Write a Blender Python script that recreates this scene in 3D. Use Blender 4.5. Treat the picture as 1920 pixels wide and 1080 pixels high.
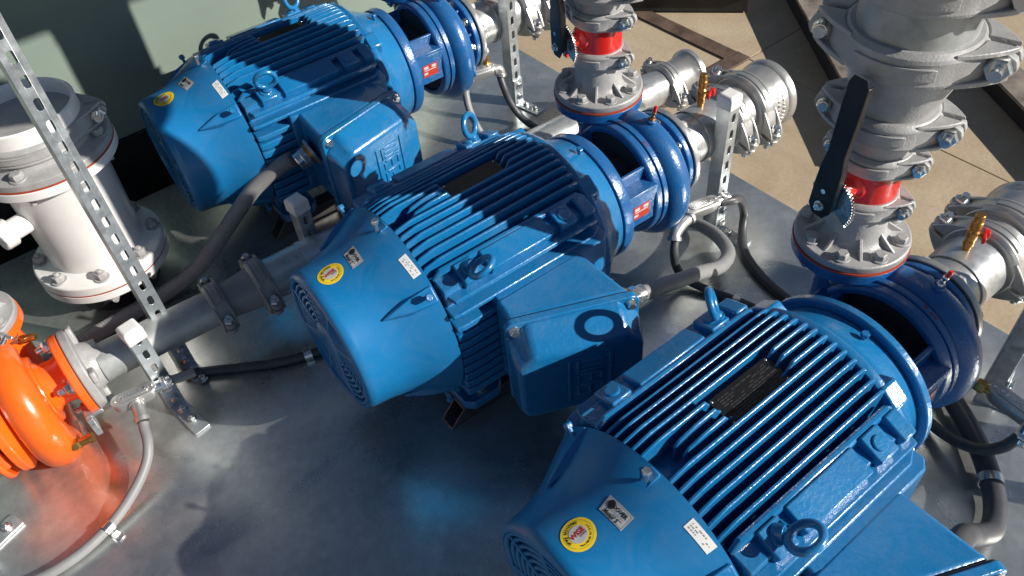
import bpy, bmesh, math, random
from mathutils import Matrix, Vector, Euler
random.seed(7)
for o in list(bpy.data.objects): bpy.data.objects.remove(o)
S = bpy.context.scene
COL = S.collection
R = math.radians

# ------------------------------------------------------------------ camera
cam = bpy.data.cameras.new('camera'); cam_o = bpy.data.objects.new('camera', cam); COL.objects.link(cam_o)
cam.sensor_width = 36.0; cam.lens = 1538.08 / 1920 * 36.0; cam.clip_start = 0.02; cam.clip_end = 200
CR = Matrix(((0.7779, 0.4903, -0.3930), (-0.6244, 0.5329, -0.5711), (-0.0706, 0.6897, 0.7207)))
cam_o.matrix_world = Matrix.Translation((0, 0, 1.65)) @ CR.to_quaternion().normalized().to_matrix().to_4x4()
S.camera = cam_o
S.render.resolution_x, S.render.resolution_y = 1024, 576

# ------------------------------------------------------------------ daylight
SUN_EL, SUN_AZ = R(28.0), math.atan2(-0.815, 0.579)          # azimuth of the sun as seen from the pumps
sd = Vector((math.cos(SUN_EL) * math.cos(SUN_AZ), math.cos(SUN_EL) * math.sin(SUN_AZ), math.sin(SUN_EL)))
w = bpy.data.worlds.new('World'); S.world = w; w.use_nodes = True
nt = w.node_tree; nt.nodes.clear()
sky = nt.nodes.new('ShaderNodeTexSky'); sky.sky_type = 'NISHITA'; sky.sun_disc = False
sky.sun_elevation = SUN_EL; sky.sun_rotation = math.atan2(sd.x, sd.y)
sky.air_density = 1.0; sky.dust_density = 0.15; sky.ozone_density = 1.0; sky.altitude = 1500
bg = nt.nodes.new('ShaderNodeBackground'); bg.inputs[1].default_value = 0.05
wo = nt.nodes.new('ShaderNodeOutputWorld')
nt.links.new(sky.outputs[0], bg.inputs[0]); nt.links.new(bg.outputs[0], wo.inputs[0])
sl = bpy.data.lights.new('sun', 'SUN'); sl.energy = 5.0; sl.angle = R(0.53); sl.color = (1.0, 0.95, 0.87)
so = bpy.data.objects.new('sun', sl); COL.objects.link(so)
so.rotation_euler = (-sd).to_track_quat('-Z', 'Y').to_euler()
S.view_settings.view_transform = 'Standard'; S.view_settings.look = 'None'
S.view_settings.exposure = 0.35; S.view_settings.gamma = 1.0; S.view_settings.use_curve_mapping = False

# ------------------------------------------------------------------ materials
MATS = {}
def mat(name, col, rough=0.5, metal=0.0, var=0.0, vscale=8.0, bump=0.0, bscale=200.0, rvar=0.0, coat=0.0, spec=0.5, col2=None, detail=6.0, bdist=0.002):
    m = bpy.data.materials.new(name); m.use_nodes = True; n = m.node_tree; L = n.links.new
    b = n.nodes['Principled BSDF']
    b.inputs['Base Color'].default_value = (*col, 1); b.inputs['Roughness'].default_value = rough
    b.inputs['Metallic'].default_value = metal; b.inputs['Coat Weight'].default_value = coat
    b.inputs['Coat Roughness'].default_value = 0.12; b.inputs['Specular IOR Level'].default_value = spec
    tc = n.nodes.new('ShaderNodeTexCoord')
    src = tc.outputs['Object']
    if var or rvar or col2:
        nz = n.nodes.new('ShaderNodeTexNoise'); nz.inputs['Scale'].default_value = vscale
        nz.inputs['Detail'].default_value = detail; nz.inputs['Roughness'].default_value = 0.62
        L(src, nz.inputs['Vector'])
        if var or col2:
            cr = n.nodes.new('ShaderNodeValToRGB'); L(nz.outputs['Fac'], cr.inputs[0])
            c2 = col2 if col2 else tuple(min(1, c * (1 + var)) for c in col)
            c1 = tuple(c * (1 - var) for c in col) if not col2 else col
            cr.color_ramp.elements[0].color = (*c1, 1); cr.color_ramp.elements[0].position = 0.32
            cr.color_ramp.elements[1].color = (*c2, 1); cr.color_ramp.elements[1].position = 0.68
            L(cr.outputs[0], b.inputs['Base Color'])
        if rvar:
            mr = n.nodes.new('ShaderNodeMapRange'); mr.inputs[1].default_value = 0.3; mr.inputs[2].default_value = 0.7
            mr.inputs[3].default_value = max(0.02, rough - rvar); mr.inputs[4].default_value = rough + rvar
            L(nz.outputs['Fac'], mr.inputs[0]); L(mr.outputs[0], b.inputs['Roughness'])
    if bump:
        bz = n.nodes.new('ShaderNodeTexNoise'); bz.inputs['Scale'].default_value = bscale; bz.inputs['Detail'].default_value = 4
        bp = n.nodes.new('ShaderNodeBump'); bp.inputs['Strength'].default_value = bump; bp.inputs['Distance'].default_value = bdist
        L(src, bz.inputs['Vector']); L(bz.outputs['Fac'], bp.inputs['Height']); L(bp.outputs[0], b.inputs['Normal'])
        if coat: L(bp.outputs[0], b.inputs['Coat Normal'])
    MATS[name] = m
    return m
mat('motor_paint', (0.006, 0.158, 0.385), 0.28, 0, 0.10, 5, 0.40, 120, 0.06, 0.55)
mat('cowl_paint', (0.006, 0.166, 0.405), 0.38, 0, 0.08, 4, 0.05, 90, 0.06, 0.10)
mat('pump_paint', (0.008, 0.105, 0.305), 0.30, 0, 0.10, 9, 0.45, 170, 0.08, 0.3)
mat('orange_paint', (0.88, 0.132, 0.007), 0.30, 0, 0.05, 6, 0.22, 60, 0.05, 0.4)
mat('red_paint', (0.62, 0.016, 0.010), 0.30, 0, 0.08, 12, 0.15, 120, 0.05, 0.3)
mat('white_paint', (0.80, 0.79, 0.77), 0.34, 0, 0.03, 6, 0.10, 60, 0.05, 0.2)
mat('white_plastic', (0.80, 0.78, 0.75), 0.45, 0, 0.02, 14)
mat('cast_grey', (0.375, 0.37, 0.365), 0.44, 0.10, 0.14, 22, 0.40, 240, 0.08)
mat('cast_dark', (0.23, 0.23, 0.235), 0.50, 0.10, 0.15, 16, 0.4, 240, 0.08)
mat('galvanised', (0.50, 0.515, 0.515), 0.34, 0.65, 0.16, 26, 0.12, 60, 0.10, detail=8)
mat('galvanised_dark', (0.36, 0.375, 0.37), 0.44, 0.35, 0.22, 20, 0.12, 50, 0.10, detail=8)
mat('zinc_strut', (0.56, 0.60, 0.62), 0.36, 0.75, 0.20, 34, 0.06, 90, 0.10, detail=8)
mat('bright_zinc', (0.72, 0.72, 0.70), 0.24, 0.95, 0.10, 60, 0.05, 200, 0.06)
mat('aluminium', (0.52, 0.515, 0.50), 0.34, 0.70, 0.06, 40, 0.15, 220, 0.06)
mat('brass', (0.50, 0.25, 0.07), 0.30, 0.9, 0.15, 60)
mat('black_paint', (0.007, 0.007, 0.008), 0.30, 0, 0, 5, 0.03, 40, 0, 0.0, 0.35)
mat('black_rubber', (0.014, 0.015, 0.018), 0.45, 0, 0.2, 30)
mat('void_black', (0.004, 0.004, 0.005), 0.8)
mat('conduit_grey', (0.24, 0.24, 0.245), 0.48, 0, 0.08, 25, 0.05, 60)
mat('conduit_dark', (0.055, 0.057, 0.064), 0.42, 0, 0.10, 25, 0.05, 60)
mat('gasket_red', (0.42, 0.055, 0.020), 0.6, 0, 0.15, 40)
mat('sticker_yellow', (0.83, 0.60, 0.03), 0.35)
mat('sticker_silver', (0.62, 0.60, 0.58), 0.38, 0.25, 0.10, 60)
mat('sticker_white', (0.80, 0.80, 0.78), 0.35)
mat('ink_black', (0.012, 0.012, 0.012), 0.5)
mat('ink_red', (0.42, 0.012, 0.02), 0.5)
mat('ink_grey', (0.055, 0.055, 0.058), 0.35, 0.2)
mat('pen_red', (0.20, 0.035, 0.03), 0.6)
mat('ink_faint', (0.34, 0.34, 0.34), 0.5)
mat('label_red', (0.46, 0.040, 0.022), 0.4)
mat('plate_black', (0.012, 0.012, 0.013), 0.34, 0.2, 0.2, 60)
mat('bare_tube', (0.12, 0.115, 0.11), 0.45, 0.7, 0.25, 40)
mat('rust_steel', (0.115, 0.075, 0.055), 0.75, 0.1, 0.4, 14, 0.5, 80, 0.1)
mat('scratched_steel', (0.27, 0.225, 0.185), 0.62, 0.2, 0.45, 10, 0.4, 60, 0.1)
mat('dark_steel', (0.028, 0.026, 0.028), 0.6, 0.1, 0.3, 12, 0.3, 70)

def wear(name, dust=(0.32, 0.33, 0.32), amt=0.16, chip=None):
    """dust film and small specks over a painted casting"""
    m = MATS[name]; n = m.node_tree; L = n.links.new; b = n.nodes['Principled BSDF']
    tc = [q for q in n.nodes if q.type == 'TEX_COORD'][0]
    src = b.inputs['Base Color'].links[0].from_socket if b.inputs['Base Color'].links else None
    a1 = n.nodes.new('ShaderNodeTexNoise'); a1.inputs['Scale'].default_value = 11; a1.inputs['Detail'].default_value = 8; a1.inputs['Roughness'].default_value = 0.7; a1.inputs['Distortion'].default_value = 1.0
    a2 = n.nodes.new('ShaderNodeTexNoise'); a2.inputs['Scale'].default_value = 330; a2.inputs['Detail'].default_value = 2
    for q in (a1, a2): L(tc.outputs['Object'], q.inputs['Vector'])
    r1 = n.nodes.new('ShaderNodeMapRange'); r1.inputs[1].default_value = 0.45; r1.inputs[2].default_value = 0.78; r1.inputs[3].default_value = 0.0; r1.inputs[4].default_value = amt
    r2 = n.nodes.new('ShaderNodeMapRange'); r2.inputs[1].default_value = 0.735; r2.inputs[2].default_value = 0.775; r2.inputs[3].default_value = 0.0; r2.inputs[4].default_value = amt * 3.0
    L(a1.outputs['Fac'], r1.inputs[0]); L(a2.outputs['Fac'], r2.inputs[0])
    mx = n.nodes.new('ShaderNodeMath'); mx.operation = 'MAXIMUM'; L(r1.outputs[0], mx.inputs[0]); L(r2.outputs[0], mx.inputs[1])
    mi = n.nodes.new('ShaderNodeMix'); mi.data_type = 'RGBA'; L(mx.outputs[0], mi.inputs[0])
    if src: L(src, mi.inputs[6])
    else: mi.inputs[6].default_value = b.inputs['Base Color'].default_value
    mi.inputs[7].default_value = (*dust, 1); L(mi.outputs[2], b.inputs['Base Color'])
for nm, am in (('motor_paint', 0.13), ('cowl_paint', 0.10), ('pump_paint', 0.12), ('orange_paint', 0.07), ('cast_grey', 0.10), ('black_paint', 0.05)): wear(nm, amt=am)
wear('white_paint', (0.45, 0.40, 0.33), 0.16); wear('white_plastic', (0.45, 0.42, 0.36), 0.18); wear('conduit_dark', (0.2, 0.19, 0.18), 0.25); wear('conduit_grey', (0.3, 0.28, 0.25), 0.2)
def plate_mat():
    m = bpy.data.materials.new('plate_sheet'); m.use_nodes = True; n = m.node_tree; L = n.links.new
    b = n.nodes['Principled BSDF']; tc = n.nodes.new('ShaderNodeTexCoord')
    def noise(sc, det, ro=0.6, dist=0.0, stretch=None, rot=0.0):
        q = n.nodes.new('ShaderNodeTexNoise'); q.inputs['Scale'].default_value = sc; q.inputs['Detail'].default_value = det
        q.inputs['Roughness'].default_value = ro; q.inputs['Distortion'].default_value = dist
        if stretch:
            mp = n.nodes.new('ShaderNodeMapping'); mp.inputs['Scale'].default_value = stretch; mp.inputs['Rotation'].default_value = (0, 0, rot)
            L(tc.outputs['Object'], mp.inputs[0]); L(mp.outputs[0], q.inputs[0])
        else: L(tc.outputs['Object'], q.inputs[0])
        return q.outputs['Fac']
    def ramp(src, p0, p1, v0, v1):
        q = n.nodes.new('ShaderNodeMapRange'); q.inputs[1].default_value = p0; q.inputs[2].default_value = p1; q.inputs[3].default_value = v0; q.inputs[4].default_value = v1
        L(src, q.inputs[0]); return q.outputs[0]
    cloud = noise(2.1, 5, 0.58, 0.8); mott = noise(34, 6, 0.7); scr = noise(9, 4, 0.6, 0, (1.2, 42, 1), 0.5); scr2 = noise(7, 4, 0.6, 0, (38, 1.0, 1), 0.25); stain = noise(5.5, 7, 0.66, 1.2)
    cr = n.nodes.new('ShaderNodeValToRGB'); cr.color_ramp.elements[0].position = 0.36; cr.color_ramp.elements[1].position = 0.66
    cr.color_ramp.elements[0].color = (0.58, 0.605, 0.590, 1); cr.color_ramp.elements[1].color = (0.82, 0.835, 0.810, 1)
    L(cloud, cr.inputs[0])
    def mul(col, val, amt):
        mx = n.nodes.new('ShaderNodeMix'); mx.data_type = 'RGBA'; mx.blend_type = 'MULTIPLY'; mx.inputs[0].default_value = amt
        L(col, mx.inputs[6]); L(val, mx.inputs[7]); return mx.outputs[2]
    c = mul(cr.outputs[0], ramp(mott, 0.3, 0.7, 0.72, 1.0), 0.8)
    c = mul(c, ramp(stain, 0.52, 0.80, 1.0, 0.74), 0.7)
    c = mul(c, ramp(scr, 0.62, 0.78, 1.0, 0.84), 0.4)
    L(c, b.inputs['Base Color'])
    r0 = ramp(cloud, 0.34, 0.68, 0.20, 0.44); ad = n.nodes.new('ShaderNodeMath'); ad.operation = 'ADD'
    L(r0, ad.inputs[0]); L(ramp(scr2, 0.60, 0.75, 0.0, 0.10), ad.inputs[1]); L(ad.outputs[0], b.inputs['Roughness'])
    b.inputs['Metallic'].default_value = 0.86
    bp = n.nodes.new('ShaderNodeBump'); bp.inputs['Strength'].default_value = 0.16; bp.inputs['Distance'].default_value = 0.012
    L(noise(3.0, 2, 0.5), bp.inputs['Height']); L(bp.outputs[0], b.inputs['Normal'])
    MATS['plate_sheet'] = m
plate_mat()

def concrete_mat():
    m = bpy.data.materials.new('concrete'); m.use_nodes = True; n = m.node_tree; L = n.links.new
    b = n.nodes['Principled BSDF']; tc = n.nodes.new('ShaderNodeTexCoord')
    n1 = n.nodes.new('ShaderNodeTexNoise'); n1.inputs['Scale'].default_value = 2.6; n1.inputs['Distortion'].default_value = 0.9; n1.inputs['Detail'].default_value = 10; n1.inputs['Roughness'].default_value = 0.65
    n2 = n.nodes.new('ShaderNodeTexNoise'); n2.inputs['Scale'].default_value = 110; n2.inputs['Detail'].default_value = 6
    L(tc.outputs['Object'], n1.inputs[0]); L(tc.outputs['Object'], n2.inputs[0])
    cr = n.nodes.new('ShaderNodeValToRGB'); cr.color_ramp.elements[0].position = 0.30; cr.color_ramp.elements[1].position = 0.70
    cr.color_ramp.elements[0].color = (0.385, 0.292, 0.190, 1); cr.color_ramp.elements[1].color = (0.53, 0.428, 0.302, 1)
    c2 = n.nodes.new('ShaderNodeValToRGB'); c2.color_ramp.elements[0].position = 0.30; c2.color_ramp.elements[1].position = 0.62
    c2.color_ramp.elements[0].color = (0.82, 0.80, 0.77, 1); c2.color_ramp.elements[1].color = (1, 1, 1, 1)
    mx = n.nodes.new('ShaderNodeMix'); mx.data_type = 'RGBA'; mx.blend_type = 'MULTIPLY'; mx.inputs[0].default_value = 0.6
    L(n1.outputs[0], cr.inputs[0]); L(n2.outputs[0], c2.inputs[0]); L(cr.outputs[0], mx.inputs[6]); L(c2.outputs[0], mx.inputs[7]); L(mx.outputs[2], b.inputs['Base Color'])
    b.inputs['Roughness'].default_value = 0.85
    bp = n.nodes.new('ShaderNodeBump'); bp.inputs['Strength'].default_value = 0.25; bp.inputs['Distance'].default_value = 0.003
    L(n2.outputs[0], bp.inputs['Height']); L(bp.outputs[0], b.inputs['Normal'])
    MATS['concrete'] = m
concrete_mat()
mat('sage_wall', (0.205, 0.258, 0.218), 0.50, 0, 0.07, 2.2, 0.10, 30, 0.06)
mat('black_skirt', (0.010, 0.011, 0.012), 0.5, 0, 0.2, 8)

# ------------------------------------------------------------------ mesh helpers
AX = Matrix(((0, 0, 1, 0), (1, 0, 0, 0), (0, 1, 0, 0), (0, 0, 0, 1)))     # local z -> world x
def T(x, y=0, z=0): return Matrix.Translation((x, y, z))
def RZ(a): return Matrix.Rotation(a, 4, 'Z')
def RX(a): return Matrix.Rotation(a, 4, 'X')
def RY(a): return Matrix.Rotation(a, 4, 'Y')
def toward(p, d, up=None):
    """frame at p whose local z points along d"""
    d = Vector(d).normalized(); q = d.to_track_quat('Z', 'Y')
    return Matrix.Translation(p) @ q.to_matrix().to_4x4()
I4 = Matrix.Identity(4)

class MB:
    def __init__(s): s.v = []; s.f = []
    def add(s, vs, fs, M=I4):
        o = len(s.v); s.v += [tuple(M @ Vector(p)) for p in vs]; s.f += [tuple(i + o for i in f) for f in fs]; return s
    def box(s, c, d, M=I4):
        x, y, z = c; a, b, e = d[0] / 2, d[1] / 2, d[2] / 2
        vs = [(x + i * a, y + j * b, z + k * e) for k in (-1, 1) for j in (-1, 1) for i in (-1, 1)]
        return s.add(vs, [(0, 2, 3, 1), (4, 5, 7, 6), (0, 1, 5, 4), (2, 6, 7, 3), (0, 4, 6, 2), (1, 3, 7, 5)], M)
    def lathe(s, prof, M=I4, seg=48, a0=0.0, a1=2 * math.pi, closed=False):
        full = abs(a1 - a0 - 2 * math.pi) < 1e-6; n = seg if full else seg + 1
        vs = []; fs = []
        for h, r in prof:
            for i in range(n):
                a = a0 + (a1 - a0) * i / seg; vs.append((r * math.cos(a), r * math.sin(a), h))
        m = len(prof)
        for j in range(m - 1 + (1 if closed else 0)):
            j2 = (j + 1) % m
            for i in range(seg):
                i2 = (i + 1) % n
                fs.append((j * n + i, j * n + i2, j2 * n + i2, j2 * n + i))
        if not closed and full:
            if prof[0][1] > 1e-5: fs.append(tuple(range(n - 1, -1, -1)))
            if prof[-1][1] > 1e-5: fs.append(tuple((m - 1) * n + i for i in range(n)))
        if not full and closed:
            fs.append(tuple(j * n for j in range(m))); fs.append(tuple(j * n + n - 1 for j in range(m - 1, -1, -1)))
        return s.add(vs, fs, M)
    def cyl(s, r, h0, h1, M=I4, seg=24): return s.lathe([(h0, r), (h1, r)], M, seg)
    def ring(s, r0, r1, h0, h1, M=I4, seg=48, a0=0.0, a1=2 * math.pi):
        return s.lathe([(h0, r0), (h0, r1), (h1, r1), (h1, r0)], M, seg, a0, a1, closed=True)
    def prism(s, poly, h0, h1, M=I4):
        n = len(poly); vs = [(p[0], p[1], h0) for p in poly] + [(p[0], p[1], h1) for p in poly]
        fs = [tuple(range(n - 1, -1, -1)), tuple(range(n, 2 * n))] + [(i, (i + 1) % n, n + (i + 1) % n, n + i) for i in range(n)]
        return s.add(vs, fs, M)
    def loft(s, secs, M=I4, cap=True):
        n = len(secs[0]); vs = [p for q in secs for p in q]; fs = []
        for j in range(len(secs) - 1):
            for i in range(n): fs.append((j * n + i, j * n + (i + 1) % n, (j + 1) * n + (i + 1) % n, (j + 1) * n + i))
        if cap: fs.append(tuple(range(n - 1, -1, -1))); fs.append(tuple((len(secs) - 1) * n + i for i in range(n)))
        return s.add(vs, fs, M)
    def tube(s, pts, r, seg=12, M=I4, cap=True, ribs=None):
        pts = [Vector(p) for p in pts]; n = len(pts); secs = []
        t0 = (pts[1] - pts[0]).normalized(); u = t0.orthogonal().normalized()
        for i, p in enumerate(pts):
            t = (pts[min(i + 1, n - 1)] - pts[max(i - 1, 0)]).normalized()
            u = (u - t * u.dot(t)).normalized(); v = t.cross(u)
            rr = r[i] if isinstance(r, (list, tuple)) else r
            secs.append([tuple(p + (u * math.cos(a) + v * math.sin(a)) * rr) for a in [2 * math.pi * k / seg for k in range(seg)]])
        return s.loft(secs, M, cap)
    def torus(s, Rr, r, M=I4, seg=32, ss=12):
        return s.lathe([(r * math.sin(a), Rr + r * math.cos(a)) for a in [2 * math.pi * k / ss for k in range(ss)]], M, seg, closed=True)
    def hexa(s, r, h0, h1, M=I4): return s.lathe([(h0, r * .96), (h0 + (h1 - h0) * .15, r), (h1 - (h1 - h0) * .2, r), (h1, r * .86)], M, 6)
    def bolt(s, r, h, M=I4, wash=True, stud=0.0):
        if wash: s.cyl(r * 1.45, 0, h * .22, M, 16)
        s.hexa(r * 1.12, h * .2, h, M)
        if stud: s.lathe([(h * .9, r * .55), (h + stud * .9, r * .55), (h + stud, r * .4)], M, 10)
        return s
    def sphere(s, r, M=I4, seg=16, rings=8, sc=(1, 1, 1)):
        pr = [(r * -math.cos(math.pi * k / rings) * sc[2], max(1e-6, r * math.sin(math.pi * k / rings))) for k in range(rings + 1)]
        return s.lathe(pr, M, seg)

def obj(name, mb, material, parent=None, bevel=0.0, seg=2, ang=35, loc=None, flat=False):
    me = bpy.data.meshes.new(name); me.from_pydata(mb.v, [], mb.f)
    bm = bmesh.new(); bm.from_mesh(me); bmesh.ops.remove_doubles(bm, verts=bm.verts, dist=1e-6)
    bmesh.ops.recalc_face_normals(bm, faces=bm.faces); bm.to_mesh(me); bm.free()
    if not flat:
        me.polygons.foreach_set('use_smooth', [True] * len(me.polygons)); me.set_sharp_from_angle(angle=R(ang))
    me.materials.append(MATS[material]); me.update()
    o = bpy.data.objects.new(name, me); COL.objects.link(o)
    if parent is not None: o.parent = parent
    if loc is not None: o.location = loc
    if bevel:
        b = o.modifiers.new('bevel', 'BEVEL'); b.width = bevel; b.segments = seg; b.limit_method = 'ANGLE'; b.angle_limit = R(38)
    return o
def tag(o, label, cat, group=None):
    o['label'] = label; o['category'] = cat
    if group: o['group'] = group
    return o
def thing(name, label, cat, loc=(0, 0, 0), rz=0.0, group=None):
    o = bpy.data.objects.new(name, None); COL.objects.link(o); o.location = loc; o.rotation_euler = (0, 0, rz)
    o.empty_display_size = 0.05
    return tag(o, label, cat, group)
def struct(o): o['kind'] = 'structure'; return o
def smoothpath(pts, n=8):
    P = [Vector(p) for p in pts]; out = []
    for i in range(len(P) - 1):
        a = P[max(i - 1, 0)]; b = P[i]; c = P[i + 1]; d = P[min(i + 2, len(P) - 1)]
        for k in range(n):
            t = k / n
            out.append(0.5 * ((2 * b) + (c - a) * t + (2 * a - 5 * b + 4 * c - d) * t * t + (3 * b - 3 * c + d - a) * t ** 3))
    out.append(P[-1]); return out
def text2d(body, size=1.0, bold=0.0):
    cu = bpy.data.curves.new('lettering', 'FONT'); cu.body = body; cu.size = size; cu.align_x = 'CENTER'; cu.align_y = 'CENTER'; cu.resolution_u = 2; cu.offset = bold
    o = bpy.data.objects.new('lettering', cu); COL.objects.link(o)
    bpy.context.view_layer.update()
    me = bpy.data.meshes.new_from_object(o.evaluated_get(bpy.context.evaluated_depsgraph_get()))
    vs = [(v.co.x, v.co.y) for v in me.vertices]; fs = [tuple(p.vertices) for p in me.polygons]
    bpy.data.objects.remove(o); bpy.data.curves.remove(cu); bpy.data.meshes.remove(me)
    return vs, fs
def rrect(wd, ht, r, n=4, cx=0, cy=0):
    out = []
    for sx, sy, a0 in ((1, 1, 0), (-1, 1, 90), (-1, -1, 180), (1, -1, 270)):
        for k in range(n + 1):
            a = R(a0 + 90 * k / n); out.append((cx + sx * (wd / 2 - r) + r * math.cos(a), cy + sy * (ht / 2 - r) + r * math.sin(a)))
    return out

# ================================================================== SETTING
GZ = -0.15
JX = 2.475                       # long saw joint in the concrete
def slab_ground():
    g = MB(); g.box((8, 4, GZ - 0.10), (60, 60, 0.16))
    struct(obj('ground', g, 'concrete'))
    o = bpy.data.objects['ground']
    # concrete slabs with recessed joints lie on it
    xs = [-4.0, JX, 3.55, 5.2, 7.2, 9.5]; ys = [-4.0, -1.2, 0.2, 1.775, 3.4, 5.2, 7.5, 10]
    for i in range(len(xs) - 1):
        for j in range(len(ys) - 1):
            a, b, c, d = xs[i], xs[i + 1], ys[j], ys[j + 1]; gp = 0.0035
            q = MB().box(((a + b) / 2, (c + d) / 2, GZ - 0.01), (b - a - gp, d - c - gp, 0.02))
            obj('slab', q, 'concrete', o, bevel=0.003)
slab_ground()
# platform sheet
def platform():
    m = MB(); m.box((0.31, 0.72, -0.006), (2.82, 3.46, 0.012))
    pl = struct(obj('platform', m, 'plate_sheet', bevel=0.002))
    s = MB()
    s.box((1.66, 0.72, -0.075), (0.06, 3.40, 0.125)); s.box((-1.04, 0.72, -0.075), (0.06, 3.40, 0.125))
    s.box((0.31, 2.39, -0.075), (2.62, 0.06, 0.125)); s.box((0.31, -0.95, -0.075), (2.62, 0.06, 0.125))
    obj('edge_beam', s, 'dark_steel', pl, bevel=0.003)
platform()
# adjoining sage enclosure: painted wall on a black base
def enclosure():
    root = thing('enclosure_wall', 'sage green painted steel enclosure wall behind the pumps, on a black base', 'wall', (0, 2.60, GZ))
    obj('wall_panel', MB().box((-0.75, 0.25, 0.735), (4.50, 0.50, 0.90)), 'sage_wall', root, bevel=0.006)
    obj('base_skirt', MB().box((-0.75, 0.245, 0.142), (4.46, 0.50, 0.284)), 'black_skirt', root, bevel=0.004)
enclosure()

# steel strips let into the concrete, and bare rails lying on it
def strips():
    a = MB().box((JX - 0.035, 2.60, GZ + 0.003), (0.075, 1.53, 0.0104))
    tag(obj('steel_strip', a, 'rust_steel', bevel=0.002), 'long rusty brown steel strip let into the concrete along the saw joint', 'steel strip', 'steel strips in the concrete')
    b = MB().box((JX - 0.375, 1.800, GZ + 0.0035), (0.76, 0.068, 0.011))
    tag(obj('steel_strip', b, 'rust_steel', bevel=0.002), 'short rusty brown steel strip ending behind the small capped pipe end', 'steel strip', 'steel strips in the concrete')
strips()
def rail(a, b, wd, ht, label, m='scratched_steel', tip=False):
    a = Vector(a); b = Vector(b); d = b - a; L = d.length; ang = math.atan2(d.y, d.x)
    root = thing('steel_rail', label, 'steel rail', (a.x, a.y, GZ), ang, 'steel rails on the concrete')
    f = MB()
    f.box((L / 2, 0, ht - 0.006), (L, wd, 0.012)); obj('top_flange', f, m, root, bevel=0.002)
    f = MB().box((L / 2, 0, ht / 2), (L, wd * .82, ht - 0.014)); obj('web', f, 'dark_steel', root, bevel=0.001)
    if tip:
        p = [(L - 0.02, -wd * .36), (L + 0.09, -wd * .36), (L + 0.12, -wd * .20), (L + 0.12, wd * .20), (L + 0.09, wd * .36), (L - 0.02, wd * .36)]
        obj('end_plate', MB().prism(p, ht - 0.010, ht + 0.006), 'scratched_steel', root, bevel=0.002)
rail((3.45, 2.52), (2.275, 0.972), 0.16, 0.10, 'scratched brown steel rail running up behind the tall grey pipe stack', tip=True)
rail((3.75, 2.30), (2.62, 0.50), 0.12, 0.085, 'scratched steel rail lying to the right of the tall grey pipe stack')
rail((2.20, 2.70), (2.80, 2.06), 0.16, 0.09, 'dark bar standing in for the shadow band across the top edge of the picture', m='dark_steel')  # dark bar laid in place of a shadow band on the concrete

# ================================================================== MOTORS
ZC = 0.29
MY = {1: 2.137, 2: 1.220, 3: 0.436}
YAW = {1: R(-2.0), 2: R(-1.6), 3: R(-0.2)}
def froot(i):
    a = YAW[i]; c, s = math.cos(a), math.sin(a)
    return (0.45 - 0.45 * c, MY[i] - 0.45 * s, 0.0), a
CP = [(0.335, 0.160), (0.337, 0.166), (0.343, 0.1705), (0.352, 0.1735), (0.372, 0.1765), (0.395, 0.1795), (0.415, 0.1845), (0.432, 0.191), (0.447, 0.200), (0.462, 0.2115), (0.477, 0.2215), (0.492, 0.228), (0.510, 0.2325), (0.536, 0.236)]
def _smooth(P, n=4):
    P3 = smoothpath([(a, b, 0) for a, b in P], n); return [(p.x, p.y) for p in P3]
CP = [(0.335, 0.160), (0.337, 0.166), (0.343, 0.1705)] + _smooth([(0.352, 0.1730), (0.370, 0.1745), (0.392, 0.1770), (0.415, 0.1815), (0.440, 0.1890), (0.465, 0.2000), (0.490, 0.2130), (0.514, 0.2250), (0.536, 0.2350)])
def crad(x):
    for (a, b), (c, d) in zip(CP, CP[1:]):
        if a <= x <= c: return b + (d - b) * (x - a) / (c - a)
    return CP[-1][1]
def on_cowl(x, th, off):
    r = crad(x) + off; return (x, r * math.sin(th), ZC + r * math.cos(th))
def sticker(name, parent, shape_v, shape_f, x0, th0, ang, material, off):
    """shape in metres (u,v) wrapped on the cowl; ang turns u from +x towards -theta"""
    c, s = math.cos(ang), math.sin(ang); m = MB(); r0 = crad(x0); vs = []
    for u, v in shape_v:
        a = u * c - v * s; b = u * s + v * c
        vs.append(on_cowl(x0 + a, th0 + b / r0, off))
    m.add(vs, shape_f)
    return obj(name, m, material, parent)
def gridrect(wd, ht, nx=8, ny=5):
    vs = [(-wd / 2 + wd * i / nx, -ht / 2 + ht * j / ny) for j in range(ny + 1) for i in range(nx + 1)]
    fs = [(j * (nx + 1) + i, j * (nx + 1) + i + 1, (j + 1) * (nx + 1) + i + 1, (j + 1) * (nx + 1) + i) for j in range(ny) for i in range(nx)]
    return vs, fs
def griddisc(r0, r1, seg=36, rings=5):
    vs = [];
    for j in range(rings + 1):
        r = r0 + (r1 - r0) * j / rings
        for i in range(seg): vs.append((r * math.cos(2 * math.pi * i / seg), r * math.sin(2 * math.pi * i / seg)))
    fs = [(j * seg + i, j * seg + (i + 1) % seg, (j + 1) * seg + (i + 1) % seg, (j + 1) * seg + i) for j in range(rings) for i in range(seg)]
    return vs, fs
def arctext(s, r, a_mid, size, step, out=True):
    V = []; F = []
    n = len(s)
    for k, ch in enumerate(s):
        if ch == ' ': continue
        vs, fs = text2d(ch, size, size * 0.035); t = (k - (n - 1) / 2) * step
        a = a_mid - t if out else a_mid + t
        rot = a - math.pi / 2 if out else a + math.pi / 2
        o = len(V); c, q = math.cos(rot), math.sin(rot)
        V += [(x * c - y * q + r * math.cos(a), x * q + y * c + r * math.sin(a)) for x, y in vs]; F += [tuple(i + o for i in f) for f in fs]
    return V, F
def shift(vf, dx, dy): return [(x + dx, y + dy) for x, y in vf[0]], vf[1]

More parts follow.
